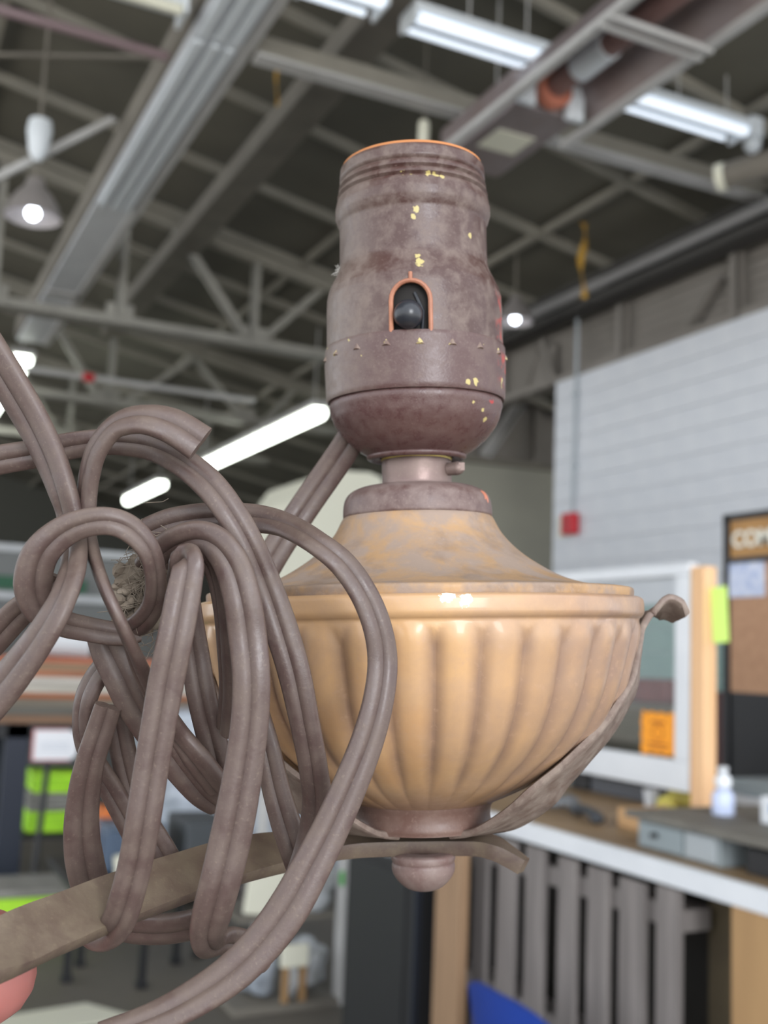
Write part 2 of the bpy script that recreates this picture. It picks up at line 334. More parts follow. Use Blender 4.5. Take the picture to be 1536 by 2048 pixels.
for y in (2.9, 4.15, 5.4, 6.65, 7.9, 9.17, 10.4, 11.65, 12.9, 14.15, 15.4, 17.2, 19, 21, 23, 25, 27):
    # each rafter is a shallow channel along the roof slope
    a, b = (-1.0, y, roof_z(-1.0)), (12.0, y, roof_z(12.0))
    emit('rafter', [gbar(a, b, 0.055, 0.015), gbar((a[0], a[1], a[2] + .045), (b[0], b[1], b[2] + .045), 0.012, 0.075)], M_rafter, ceiling)
for x in (0.6, 3.9, 5.2):
    emit('purlin', gbar((x, 1.0, roof_z(x) + .05), (x, 30, roof_z(x) + .05), 0.06, 0.06), M_rafter, ceiling)

# right hand block wall, blocks laid one by one where the photo shows them
wall_right = struct(emit('wall_right', [gbox(6.012, 6.2, 0.0, 8.8, 0, 4.2)], M_block))
blk = {}
for mm in (M_block, M_teal):
    me = bpy.data.meshes.new('block')
    v, f = gbox(0, 0.03, 0.001, 0.399, 0.0025, 0.1975, 0.003)
    me.from_pydata(v, [], f)
    me.materials.append(mm)
    blk[mm.name] = me
for row in range(2, 21):
    for k in range(11):
        y = 8.8 - 0.4 * (k + 1) - (0.2 if row % 2 else 0)
        o = bpy.data.objects.new('block', blk[M_teal.name if row < 10 else M_block.name])
        COL.objects.link(o)
        o.parent = wall_right
        o.location = (5.996, y, row * 0.2)
        if row % 2 and k == 0:
            h = bpy.data.objects.new('block', blk[M_teal.name if row < 10 else M_block.name])
            COL.objects.link(h)
            h.parent = wall_right
            h.location = (5.996, 8.6, row * 0.2)
            h.scale = (1, 0.5, 1)
# band of corrugated cladding above the block wall
pr = []
for i in range(20):
    z = 4.2 + i * 0.045
    pr.append((6.10 + (0.025 if i % 2 else 0.0), z))
v = [(x, y, z) for y in (0.0, 13.0) for x, z in pr]
n = len(pr)
f = [(i, i + 1, n + i + 1, n + i) for i in range(n - 1)]
clad = struct(emit('wall_right_upper', [(v, f), gbox(6.14, 6.2, 0, 13, 4.2, 5.06)], M_clad))
for (y0, z0, y1, z1) in ((7.82, 4.2, 7.82, 4.72), (6.38, 4.2, 6.38, 4.75), (4.9, 4.2, 4.9, 4.8), (7.0, 4.25, 6.6, 4.62), (8.85, 4.2, 9.1, 4.7), (9.4, 4.2, 9.15, 4.7), (9.9, 4.2, 9.9, 4.8)):
    emit('girt_post', gangle((6.04, y0, z0), (6.04, y1, z1), 0.09), M_clad, clad)
emit('sill_angle', gbar((6.03, 1, 4.23), (6.03, 13, 4.23), 0.06, 0.07), M_clad, clad)
emit('gusset_plate', gbox(6.03, 6.06, 8.9, 9.3, 4.25, 4.62), M_clad, clad)

# eave pipe and dark eave beam running along the top of that wall
o = emit('eave_beam', [gbox(5.78, 5.98, 0.5, 14, 4.74, 4.80), gbox(5.86, 5.90, 0.5, 14, 4.80, 5.06)], mat('dark_eave_steel', (70, 68, 66), 0.8))
tag(o, 'dark steel eave beam running above the white block wall', 'beam')
o = emit('sprinkler_pipe', [gtube([(5.74, 0.6, 4.86), (5.74, 13, 4.86)], 0.045, 14), gtube([(5.74, 7.7, 4.86), (5.74, 9.9, 4.86)], 0.052, 14)], mat('dusty_grey_pipe', (140, 138, 138), 0.5))
tag(o, 'long grey pipe along the eave above white wall', 'pipe')

# cross wall of the annex beyond the end of the white wall
struct(emit('wall_cross', gbox(6.2, 14, 12.0, 12.2, 0, 3.98), M_farwall))
wcu = struct(emit('wall_cross_upper', gbox(6.2, 14, 12.05, 12.2, 3.98, 5.0), M_clad))
emit('tie_rail', gbar((6.2, 11.9, 3.98), (14, 11.9, 4.1), 0.10, 0.08), M_steel_dk, wcu)
emit('cross_beam', gbox(5.9, 14, 11.7, 11.9, 4.82, 4.95), M_steel, wcu)
emit('brace', gangle((7.05, 11.9, 4.05), (7.55, 11.9, 4.8), 0.12), M_steel, wcu)
emit('brace_post', gangle((7.8, 11.9, 4.05), (7.8, 11.9, 4.85), 0.08), M_clad, wcu)
struct(emit('wall_rear', gbox(-10, 15, 30, 30.2, 0, 6.6), mat('dark_end_wall', (92, 92, 86), 0.9)))
struct(emit('wall_annex', gbox(13.8, 14, 8.8, 30, 0, 4.6), M_farwall))

# ------------------------------------------------------------------ steelwork under the roof
g1 = thing('ribbed_girder', 'wide pale grey girder with ribbed underside crossing the upper left', 'girder', (1.62, 8.0, 5.25))
emit('girder_body', gbox(1.46, 1.80, 3.6, 13.4, 5.02, 5.26, 0.006), M_white, g1)
emit('side_channel', gbox(1.43, 1.46, 3.6, 13.4, 5.05, 5.26), M_steel_dk, g1)
emit('edge_flange', [gbox(1.755, 1.83, 3.6, 13.4, 5.0, 5.035, 0.004)], M_steel, g1)
for y0, y1 in ((3.62, 5.88), (5.94, 8.7)):
    for x0 in (1.485, 1.585, 1.672):
        emit('rib', gbox(x0, x0 + 0.062, y0, y1, 4.985, 5.02, 0.006), M_lampwhite, g1)
emit('splice_plate', gbox(1.47, 1.80, 11.2, 11.32, 5.0, 5.02), M_steel, g1)
g2 = thing('steel_girder', 'darker brownish box girder right of the ribbed girder', 'girder', (2.66, 8.0, 5.4))
emit('girder_body', gbox(2.55, 2.77, 3.4, 14, 5.42, 5.62, 0.006), M_steel_dk, g2)
emit('bottom_flange', gbox(2.53, 2.79, 3.4, 14, 5.40, 5.42), M_steel_dk, g2)

def truss(label, y, zb, x0, x1, nodes, gus):
    t = thing('roof_truss', label, 'truss', ((x0 + x1) / 2, y, zb), 'roof trusses')
    emit('bottom_chord', gangle((x0, y - .05, zb), (x1, y - .05, zb), 0.11) + gangle((x0, y + .06, zb), (x1, y + .06, zb), 0.11), M_truss, t)
    emit('top_chord', gbar((x0, y, roof_z(x0) - .05), (x1, y, roof_z(x1) - .05), 0.12, 0.1), M_rafter, t)
    for (xa, xb) in nodes:
        emit('web_member', gangle((xa, y, zb + .04), (xb, y, roof_z(xb) - .06), 0.075), M_truss, t)
    for gx in gus:
        emit('gusset_plate', gbox(gx - .13, gx + .13, y - .012, y + .012, zb - .03, zb + .17), M_truss, t)
    return t
truss('pale grey roof truss with fanned web members, nearest of the trusses', 10.5, 4.6, -1.5, 6.0,
      [(3.36, 2.55), (3.43, 3.43), (3.52, 4.2), (2.07, 2.07), (0.9, 0.9), (0.8, -0.2), (5.5, 5.5)], (3.44, 0.9, 2.07))
truss('second roof truss, seen behind the nearest truss', 14.2, 4.6, -1.5, 6.0,
      [(2.6, 1.8), (2.75, 2.75), (2.95, 3.9), (4.55, 3.75), (4.9, 5.3), (1.1, 1.1)], (2.75, 4.6))
truss('third roof truss, small and dim above the far lit tubes', 17.2, 4.6, -1.5, 6.0,
      [(2.6, 1.8), (2.75, 2.75), (2.95, 4.2), (4.9, 4.0), (4.95, 4.95), (5.1, 5.7)], (2.75, 4.9))
o = emit('tie_beam', [gbox(-1, 12, 7.40, 7.50, 5.98, 6.0), gbox(-1, 12, 7.44, 7.46, 5.9, 6.0)], M_steel)
bpy.data.objects.remove(o)
tb = thing('tie_beam', 'pale horizontal tie beam crossing under the tube heater', 'beam', (3, 5.9, 4.98))
emit('beam_flange', gbox(1.85, 8.0, 5.86, 5.98, 4.97, 4.99), M_steel, tb)
emit('beam_web', gbox(1.85, 8.0, 5.91, 5.93, 4.99, 5.13), M_rafter, tb)
o = emit('roof_pipe', gtube([(-1, 6.35, 5.1), (1.44, 6.35, 5.08)], 0.03, 12), M_pipe_red)
tag(o, 'thin maroon pipe across the upper left roof', 'pipe')
o = emit('sprinkler_branch', gtube([(0.9, 12.5, 4.48), (4.15, 12.5, 4.48)], 0.035, 12), M_steel)
tag(o, 'pale branch pipe with a red coupling below the second truss', 'pipe')
emit('coupling', gtube([(2.1, 12.5, 4.48), (2.22, 12.5, 4.48)], 0.05, 12), M_red, o)['label'] = 'red coupling'
o = emit('sway_brace', gangle((0.3, 7.6, 4.35), (1.36, 7.6, 5.22), 0.06), M_steel)
tag(o, 'slanting steel brace reaching up to the ribbed girder', 'brace')
o = emit('roof_brace', gangle((0.45, 8.6, 5.95), (1.6, 7.6, 5.75), 0.04), M_steel_dk)
tag(o, 'thin brown brace between rafters left of the ribbed girder', 'brace')

# tube heater on the right
ht = thing('tube_heater', 'long radiant tube heater under a grey reflector, upper right', 'heater', (3.33, 4.8, 4.62))
hy0, hy1 = 2.6, 6.0
prf = [(3.03, 4.60), (3.05, 4.60), (3.14, 4.80), (3.22, 4.86), (3.44, 4.86), (3.52, 4.80), (3.61, 4.60), (3.63, 4.60), (3.63, 4.615), (3.53, 4.82), (3.45, 4.88), (3.21, 4.88), (3.13, 4.82), (3.03, 4.615)]
nn = len(prf)
emit('reflector', ([(x, y, z) for y in (hy0, 5.0) for x, z in prf], [(i, (i + 1) % nn, nn + (i + 1) % nn, nn + i) for i in range(nn)]), M_heater, ht)
emit('rim_rail', [gbox(3.01, 3.06, hy0, hy1, 4.585, 4.62)], M_steel, ht)
emit('rim_rail', [gbox(3.60, 3.65, hy0, 5.3, 4.585, 4.62)], M_steel, ht)
emit('burner_tube', gtube([(3.33, hy0, 4.74), (3.33, 4.95, 4.74)], 0.065, 18), M_rust, ht)
emit('tube_collar', gtube([(3.33, 4.45, 4.74), (3.33, 4.72, 4.74)], 0.078, 18), M_lampwhite, ht)
emit('cross_strap', [gbox(3.02, 3.65, 4.02, 4.05, 4.57, 4.60), gbox(3.02, 3.65, 4.10, 4.13, 4.57, 4.60)], M_steel, ht)
emit('end_plate', gbox(3.12, 3.22, 4.98, 5.02, 4.62, 4.80), M_lampwhite, ht)
emit('end_plate', gbox(3.44, 3.55, 4.98, 5.02, 4.60, 4.80), M_lampwhite, ht)
emit('burner_flange', gtube([(3.33, 4.94, 4.73), (3.33, 5.0, 4.73)], 0.11, 20), M_orange_paint, ht)
emit('burner_box', gbox(3.12, 3.56, 5.04, 5.95, 4.63, 4.86, 0.02), M_heater, ht)
emit('rating_plate', gbox(3.2, 3.46, 5.35, 5.6, 4.624, 4.63), M_cream, ht)
for y in (3.3, 5.6):
    emit('hanger_chain', gtube([(3.33, y, 4.86), (3.33, y, roof_z(3.33) + .1)], 0.008, 6), M_steel, ht)

# twin tube strip lights hung in a row
def strip_light(label, x0, x1, y, z, twin=True, bright=True):
    t = thing('strip_light', label, 'light fixture', ((x0 + x1) / 2, y, z + .1), 'strip lights under the roof')
    emit('housing', gbox(x0, x1, y - .06, y + .1, z + .05, z + .11, 0.008), M_lampwhite, t)
    emit('tube', gtube([(x0 + .02, y - .03, z + .02), (x1 - .02, y - .03, z + .02)], 0.03, 12), M_tube_dim if bright else M_cream, t)
    if twin:
        emit('tube', gtube([(x0 + .0, y + .12, z + .03), (x1 - .06, y + .12, z + .03)], 0.018, 12), M_tube_dim if bright else M_cream, t)
    for x in (x0, x1):
        emit('end_cap', gbox(x - .012, x + .012, y - .065, y + .14, z + .0, z + .11, 0.004), M_lampwhite, t)
    for x in (x0 + .4 * (x1 - x0), x1 - .15):
        emit('hanger', gtube([(x, y, z + .11), (x, y, roof_z(x) + .1)], 0.006, 6), M_steel, t)
    return t
strip_light('white strip light between dark girder and tube heater', 2.50, 3.40, 5.14, 4.98)
strip_light('white strip light right of the tube heater', 4.10, 5.02, 5.24, 4.98)
strip_light('glowing strip light over the ribbed girder at the top edge', 1.86, 2.32, 5.14, 5.0)
strip_light('cream unlit strip light left of the ribbed girder', 0.62, 1.36, 5.72, 4.98, False, False)
ob = emit('emergency_lamp', [gsphere((5.2, 5.35, 5.02), 0.06, 14, 8), gbox(5.15, 5.25, 5.3, 5.4, 5.06, 5.2)], M_lampwhite, None, True)
tag(ob, 'small white lamp beside the right end of strip light', 'lamp')
bigp = emit('exhaust_pipe', gtube([(4.92, 5.35, 4.72), (5.35, 4.6, 4.80)], 0.085, 20), M_steel_dk)
tag(bigp, 'wide brown exhaust pipe end at the right edge under roof', 'pipe')
emit('pipe_rim', gtube([(4.91, 5.37, 4.72), (4.94, 5.32, 4.723)], 0.093, 20), M_cream, bigp)

# lit tube lights far back, in a line
def tube_light(label, x, y0, y1, z, w):
    t = thing('tube_light', label, 'light fixture', (x, (y0 + y1) / 2, z + .1), 'lit tube lights')
    emit('housing', gbox(x - w, x + w, y0, y1, z + .06, z + .14, 0.01), M_steel, t)
    emit('tube', [gtube([(x, y0 + .03, z), (x, y1 - .03, z)], w * .8, 12)], M_tube_lit, t)
    for y in (y0 + .2, y1 - .2):
        emit('hanger', gtube([(x, y, z + .14), (x, y, roof_z(x) + .1)], 0.008, 6), M_steel, t)
tube_light('long lit tube light in the middle distance left of the lamp', 4.76, 11.85, 16.9, 4.3, 0.11)
tube_light('short lit tube light, farther one behind the long lit tube', 4.69, 18.95, 21.7, 4.3, 0.11)
tube_light('lit tube light at the left edge behind the raised cord', 1.62, 14.0, 18.0, 4.95, 0.14)

# dome pendant lamps
def pendant(label, x, y, z, r, junction):
    t = thing('pendant_lamp', label, 'lamp', (x, y, roof_z(x)), 'dome pendant lamps')
    pf = [(0.05 * r, 1.45 * r), (0.30 * r, 1.42 * r), (0.36 * r, 1.15 * r), (0.62 * r, 0.85 * r), (0.86 * r, 0.45 * r), (1.0 * r, 0.0), (0.97 * r, -0.01 * r), (0.82 * r, 0.45 * r), (0.58 * r, 0.8 * r), (0.3 * r, 1.08 * r), (0.02 * r, 1.1 * r)]
    emit('dome_shade', glathe(pf, 28, (x, y, z)), M_shade, t, True)
    emit('bulb', gsphere((x, y, z + .16 * r), 0.24 * r, 14, 10), M_bulb, t, True)
    emit('stem', gtube([(x, y, z + 1.4 * r), (x, y, roof_z(x) + .1)], 0.012, 8), M_steel_dk, t)
    if junction:
        emit('junction_box', [glathe([(0.02, .30), (0.075, .29), (0.085, .22), (0.06, .06), (0.02, 0.0)], 14, (x, y, z + 2.1 * r))], M_lampwhite, t, True)
    return t
pendant('grey dome pendant lamp with white junction box at the left edge', 0.85, 7.5, 4.33, 0.19, True)
pendant('grey dome pendant lamp hanging just right of the socket', 5.32, 8.5, 4.62, 0.17, False)
t = thing('hanging_sensor', 'small cream capsule hanging above the lamp socket', 'sensor', (3.03, 6.0, 5.6))
emit('capsule', glathe([(0.0, -.09), (0.03, -.085), (0.036, -.05), (0.036, .05), (0.03, .075), (0.008, .08), (0, .08)], 16, (3.03, 6.0, 4.84)), M_cream, t, True)
emit('wire', gtube([(3.03, 6.0, 4.9), (3.03, 6.0, roof_z(3.03) + .1)], 0.006, 6), M_steel_dk, t)

def tape(name, label, x, y, z0, z1, w):
    vs, n = [], 12
    for i in range(n + 1):
        z = z1 + (z0 - z1) * i / n
        a = 1.3 * math.sin(i * 0.9)
        c = 0.35 * w * math.sin(i * 0.7)
        for s in (-1, 1):
            for d in (-.002, .002):
                vs.append((x + c + s * w / 2 * (1 - .45 * i / n) * math.cos(a * .6) - d * math.sin(a), y + s * w / 2 * math.sin(a * .6) + d, z))
    fs = []
    for i in range(n):
        b = i * 4
        fs += [(b, b + 2, b + 6, b + 4), (b + 1, b + 3, b + 7, b + 5), (b, b + 1, b + 5, b + 4), (b + 2, b + 3, b + 7, b + 6)]
    tag(emit(name, (vs, fs), M_yellow), label, 'tape')
tape('caution_tape', 'yellow tape strip dangling from the roof right of the socket', 5.36, 7.5, 4.58, 5.25, 0.07)
tape('tape_scrap', 'small yellow tape scrap hanging between the two girders', 2.36, 7.0, 5.3, 5.78, 0.03)

# ------------------------------------------------------------------ on the white wall
fa = thing('fire_alarm', 'red fire alarm box on white wall under a long conduit', 'alarm', (5.99, 8.45, 2.7))
emit('alarm_box', gbox(5.90, 5.99, 8.36, 8.54, 2.67, 2.87, 0.015), M_red, fa)
emit('back_plate', gbox(5.965, 5.992, 8.42, 8.68, 2.66, 2.86, 0.006), M_cream, fa)
emit('alarm_grille', [gbox(5.896, 5.902, 8.40, 8.50, 2.70 + i * .03, 2.712 + i * .03) for i in range(5)], mat('dark_red', (150, 24, 36), 0.5), fa)
emit('conduit', gtube([(5.97, 8.45, 2.86), (5.97, 8.42, 4.25), (5.97, 8.42, 4.74)], 0.016, 10), M_conduit, fa)
for z in (3.3, 4.0):
    emit('conduit_clip', gbox(5.955, 5.99, 8.40, 8.47, z, z + .03), M_conduit, fa)

# header board with cork board on a black stand
sg = thing('sign_board', 'tall notice stand with brown header sign and cork board', 'sign', (3.05, 2.6, 0))
emit('stand_frame', [gbox(3.0, 3.05, 3.22, 3.25, 0, 2.085), gbox(3.0, 3.05, 1.9, 1.93, 0, 2.085), gbox(3.0, 3.05, 1.9, 3.25, 2.06, 2.085), gbox(2.995, 3.03, 1.93, 3.22, 1.895, 1.915)], M_dark, sg)
emit('header_panel', gbox(3.01, 3.04, 1.93, 3.22, 1.915, 2.06), mat('header_brown', (176, 130, 70), 0.5, rgb2=(160, 116, 62), scale=6), sg)
emit('cork_panel', gbox(3.01, 3.04, 1.93, 3.22, 1.41, 1.895), mat('cork', (188, 148, 118), 0.9, rgb2=(172, 132, 104), scale=40), sg)
emit('lower_panel', gbox(3.01, 3.04, 1.93, 3.22, 0.3, 1.41), M_dark, sg)
fc = bpy.data.curves.new('lettering', 'FONT')
fc.body = 'COM'
fc.size = 0.088
fc.extrude = 0.003
fc.offset = 0.0022
fo = bpy.data.objects.new('lettering', fc)
COL.objects.link(fo)
fc.materials.append(mat('letter_white', (226, 222, 208), 0.5))
letters = bpy.data.meshes.new_from_object(fo.evaluated_get(bpy.context.evaluated_depsgraph_get()))
bpy.data.objects.remove(fo)
fo = bpy.data.objects.new('lettering', letters)
COL.objects.link(fo)
fo.parent = sg
fo.location = Vector((3.006, 3.205, 1.955)) - Vector(sg.location)
fo.rotation_euler = Matrix(((0, 0, -1), (-1, 0, 0), (0, 1, 0))).to_euler()
fc2 = emit('notice_sheet', gbox(3.004, 3.009, 3.04, 3.235, 1.765, 1.895), mat('printed_notice', (222, 226, 240), 0.6, rgb2=(160, 176, 214), scale=28, amount=0.45))
tag(fc2, 'white notice sheet with blue print pinned to cork board', 'paper')

# ------------------------------------------------------------------ counter with pallet front
ct = thing('service_counter', 'long counter with brown top and white front edging', 'counter', (2.1, 2.4, 0))
emit('worktop', gbox(1.76, 2.62, 1.2, 3.45, 1.005, 1.048, 0.003), M_counter, ct)
emit('edge_strip', gbox(1.735, 1.76, 1.2, 3.45, 1.0, 1.05, 0.003), M_white, ct)['label'] = 'white edging strip'
emit('carcass', gbox(2.0, 2.6, 1.25, 3.4, 0.0, 1.005), mat('dark_carcass', (46, 42, 36), 0.8, rgb2=(30, 28, 25), scale=5), ct)
emit('end_panel', gbox(1.74, 1.758, 1.25, 1.86, 0.0, 1.0, 0.003), M_ply, ct)['label'] = 'tan plywood front panel'
emit('inner_panel', gbox(1.86, 1.88, 1.86, 2.06, 0.0, 1.0), mat('dark_olive_board', (96, 84, 62), 0.8, rgb2=(74, 64, 48), scale=6), ct)
pl = thing('upright_pallet', 'weathered grey pallet stood upright under the counter edge', 'pallet', (1.7, 2.4, 0.03))
for (a, b) in ((2.755, 2.83), (2.61, 2.70), (2.475, 2.56), (2.335, 2.41), (2.205, 2.285), (2.07, 2.16), (1.955, 2.03), (2.89, 2.97)):
    dz = random.uniform(-.01, .01)
    emit('slat', xform(gbox(1.74, 1.757, a * 1.037, b * 1.037, 0.04, 0.992 + dz * .4, 0.003), Matrix.Rotation(random.uniform(-.002, .002), 4, 'X')), M_greywood, pl)
for z in (0.08, 0.52, 0.90):
    emit('stringer', gbox(1.757, 1.84, 2.03, 3.08, z, z + .05, 0.003), M_greywood, pl)
wp = emit('wood_post', gbox(1.64, 1.672, 2.84, 2.985, 0.0, 0.955, 0.003), mat('aged_pine', (164, 132, 102), 0.6, rgb2=(140, 112, 86), scale=6, stretch=(8, 8, 0.6)))
tag(wp, 'upright pine board beside the black cabinet under the bowl', 'board')
cb = thing('black_cabinet', 'tall matte black cabinet standing left of pine board', 'cabinet', (1.75, 3.35, 0))
emit('cabinet_body', gbox(1.655, 1.95, 3.13, 3.66, 0.04, 0.84, 0.006), mat('matte_black', (22, 22, 24), 0.6), cb)
emit('side_panel', gbox(1.648, 1.656, 3.2, 3.62, 0.08, 0.80, 0.003), mat('charcoal_panel', (26, 27, 29), 0.55), cb)
emit('corner_trim', gbox(1.648, 1.668, 3.122, 3.14, 0.04, 0.84), mat('blue_black', (24, 29, 40), 0.5), cb)
emit('plinth', gbox(1.67, 1.94, 3.15, 3.65, 0, 0.04), M_dark, cb)
tag(emit('paper_label', gbox(1.60, 1.64, 3.30, 3.42, 0.80, 0.865, 0.003), M_white), 'white card resting by the top of black cabinet', 'card') if False else None
tag(emit('small_white_box', gbox(1.66, 1.74, 3.36, 3.50, 0.84, 0.905, 0.004), M_white), 'small white box on top of the black cabinet', 'box')

# blue plastic seat shapes at the bottom edge
M_blue = mat('blue_plastic', (30, 62, 148), 0.45)
bb = emit('blue_barrel', [gtube([(1.46, 2.46, 0.60), (1.47, 2.44, 0.60), (1.49, 2.40, 0.595), (1.58, 2.2, 0.57), (1.72, 1.9, 0.53), (1.74, 1.87, 0.525)], [0.05, 0.072, 0.082, 0.088, 0.088, 0.06], 24)], M_blue, None, True)
bpy.data.objects.remove(bb)
ch = thing('blue_chair', 'blue plastic chair at the bottom edge before the pallet', 'chair', (1.45, 2.45, 0))
gv, gf = [], []
NU, NV = 14, 8
for side in (0, 1):
    for i in range(NV + 1):
        for k in range(NU + 1):
            u = -1 + 2 * k / NU
            w = i / NV
            top = 0.715 - 0.05 * abs(u) ** 3
            z = 0.40 + (top - 0.40) * w
            yy = 2.34 - u * 0.20
            xx = 1.45 + 0.05 * u * u + 0.05 * (w - 1) * -1 + side * 0.012
            gv.append((xx, yy, z))
n1 = (NU + 1) * (NV + 1)
for i in range(NV):
    for k in range(NU):
        a = i * (NU + 1) + k
        gf.append((a, a + 1, a + NU + 2, a + NU + 1))
        gf.append((n1 + a, n1 + a + 1, n1 + a + NU + 2, n1 + a + NU + 1))
edge = [k for k in range(NU + 1)] + [i * (NU + 1) + NU for i in range(1, NV + 1)] + [NV * (NU + 1) + k for k in range(NU - 1, -1, -1)] + [i * (NU + 1) for i in range(NV - 1, 0, -1)]
for i in range(len(edge)):
    a, b = edge[i], edge[(i + 1) % len(edge)]
    gf.append((a, b, n1 + b, n1 + a))
emit('backrest', (gv, gf), M_blue, ch, True)
emit('seat', gbox(1.02, 1.44, 2.14, 2.54, 0.40, 0.425, 0.012), M_blue, ch)
for (x, y) in ((1.06, 2.18), (1.06, 2.50), (1.40, 2.18), (1.40, 2.50)):
    emit('leg', gtube([(x, y, 0.41), (x + (.04 if x > 1.2 else -.04), y + (.03 if y > 2.3 else -.03), 0.0)], 0.012, 10), M_dark, ch)

# ------------------------------------------------------------------ on the counter
ss = thing('sneeze_guard', 'white framed clear screen standing on the counter', 'screen', (2.3, 2.95, 1.05))
emit('bottom_rail', gbox(2.285, 2.325, 2.62, 3.55, 1.125, 1.215, 0.004), M_white, ss)
emit('top_rail', gbox(2.285, 2.325, 2.62, 3.55, 1.775, 1.815, 0.004), M_white, ss)
emit('side_stile', gbox(2.285, 2.325, 2.62, 2.685, 1.215, 1.775, 0.004), M_white, ss)
emit('side_stile', gbox(2.285, 2.325, 3.49, 3.55, 1.215, 1.775, 0.004), M_white, ss)
M_acryl = bpy.data.materials.new('clear_acrylic')
M_acryl.use_nodes = True
ab = M_acryl.node_tree.nodes['Principled BSDF']
ab.inputs['Base Color'].default_value = (0.97, 0.98, 0.98, 1)
ab.inputs['Transmission Weight'].default_value = 1.0
ab.inputs['Roughness'].default_value = 0.02
ab.inputs['IOR'].default_value = 1.25
emit('pane', gbox(2.300, 2.306, 2.685, 3.49, 1.215, 1.775), M_acryl, ss)
emit('foot', gbox(2.338, 2.36, 2.60, 2.62, 1.05, 1.80, 0.003), M_brownwood, ss)
emit('foot', gbox(2.26, 2.34, 3.55, 3.59, 1.05, 1.80, 0.003), M_brownwood, ss)
pp = emit('pine_post', gbox(2.285, 2.335, 2.555, 2.612, 1.05, 1.80, 0.003), M_pine)
tag(pp, 'pale new pine post clamped to right side of clear screen', 'post')
# orange notice with a zigzag edge
pts = []
N = 7
for i in range(N):
    pts.append((2.69 + .155 * i / N, 1.22 + (.010 if i % 2 else 0)))
for i in range(N):
    pts.append((2.845 + (.006 if i % 2 else 0), 1.22 + .135 * i / N))
for i in range(N):
    pts.append((2.845 - .155 * i / N, 1.355 - (.010 if i % 2 else 0)))
for i in range(N):
    pts.append((2.69 - (.006 if i % 2 else 0), 1.355 - .135 * i / N))
n = len(pts)
on = emit('orange_notice', ([(2.293, y, z) for y, z in pts] + [(2.2995, y, z) for y, z in pts], [tuple(range(n)), tuple(range(n, 2 * n))] + [(i, (i + 1) % n, n + (i + 1) % n, n + i) for i in range(n)]), mat('orange_card', (250, 160, 30), 0.6))
tag(on, 'bright orange zigzag edged notice stuck on the clear screen', 'notice')
emit('printed_mark', [gbox(2.2915, 2.293, 2.735, 2.80, 1.318, 1.326), gbox(2.2915, 2.293, 2.72, 2.815, 1.252, 1.258), gbox(2.2915, 2.293, 2.725, 2.81, 1.240, 1.245)] +
     [gtube([(2.2922, 2.768 + .024 * math.cos(a * .523), 1.29 + .024 * math.sin(a * .523)) for a in range(13)], 0.0022, 6)], mat('print_brown', (170, 96, 24), 0.7), on)
yn = emit('yellow_note', xform(gbox(-.001, .001, -.065, 0.0, -.165, 0, 0), Matrix.Translation((2.31, 2.552, 1.735)) @ Matrix.Rotation(-.06, 4, 'X')), mat('fluorescent_paper', (220, 255, 130), 0.6))
tag(yn, 'fluorescent yellow green paper slip hanging on the pine post', 'paper')
# little drawer unit under a grey shelf board
du = thing('drawer_unit', 'small grey parts drawer unit at the counter front', 'drawers', (1.95, 2.1, 1.048))
emit('unit_body', gbox(1.82, 2.10, 1.98, 2.27, 1.048, 1.118, 0.004), mat('grey_blue_steel', (142, 150, 152), 0.5, rgb2=(124, 132, 136), scale=12), du)
emit('drawer', gbox(1.812, 1.822, 2.10, 2.26, 1.055, 1.112, 0.003), mat('grey_drawer', (136, 146, 150), 0.5), du)
emit('drawer_knob', gtube([(1.795, 2.19, 1.088), (1.812, 2.19, 1.088)], 0.006, 10), M_dark, du)
emit('drawer', gbox(1.812, 1.822, 1.99, 2.09, 1.055, 1.112, 0.003), mat('pale_drawer', (160, 166, 170), 0.5), du)
sb = emit('shelf_board', gbox(1.80, 2.24, 1.55, 2.30, 1.118, 1.136, 0.003), mat('grey_shelf', (116, 112, 104), 0.7, rgb2=(100, 96, 90), scale=10))
tag(sb, 'grey shelf board lying over the parts drawers', 'shelf')
dk = emit('black_box', gbox(1.84, 2.08, 1.70, 1.92, 1.048, 1.105, 0.004), M_dark)
tag(dk, 'black box tucked under right end of the shelf board', 'box')
pb = thing('pump_bottle', 'clear sanitiser pump bottle with white pump on shelf board', 'bottle', (2.0, 2.165, 1.136))
emit('bottle_body', glathe([(0.0, 0), (0.026, 0), (0.028, .006), (0.028, .045), (0.022, .058), (0.012, .064), (0.0, .064)], 24, (2.0, 2.165, 1.136)), mat('clear_blue_plastic', (196, 206, 234), 0.2), pb, True)
emit('pump', [glathe([(0.0, .062), (0.012, .062), (0.020, .068), (0.022, .085), (0.014, .098), (0.008, .10), (0.012, .108), (0.014, .116), (0.0, .119)], 20, (2.0, 2.165, 1.136)), gbar((2.0, 2.165, 1.25), (1.97, 2.145, 1.247), 0.008, 0.008)], M_white, pb, True)
wb = thing('white_carton', 'white carton with blue marks on the shelf board', 'box', (2.05, 1.9, 1.136))
emit('carton_body', gbox(1.99, 2.12, 1.78, 2.03, 1.136, 1.20, 0.004), M_white, wb)
emit('blue_mark', gbox(1.986, 1.991, 1.97, 1.995, 1.165, 1.185), mat('mark_blue', (110, 160, 210), 0.5), wb)
tr = emit('grey_tray', gbox(2.66, 2.95, 2.2, 2.86, 1.09, 1.14, 0.01), mat('tray_grey', (150, 160, 164), 0.5))
tag(tr, 'pale grey tray behind the pump bottle', 'tray')
tt = thing('side_table', 'pale side table carrying the grey tray', 'table', (2.8, 2.5, 0))
emit('table_top', gbox(2.64, 2.98, 2.1, 2.9, 1.06, 1.09, 0.004), M_white, tt)
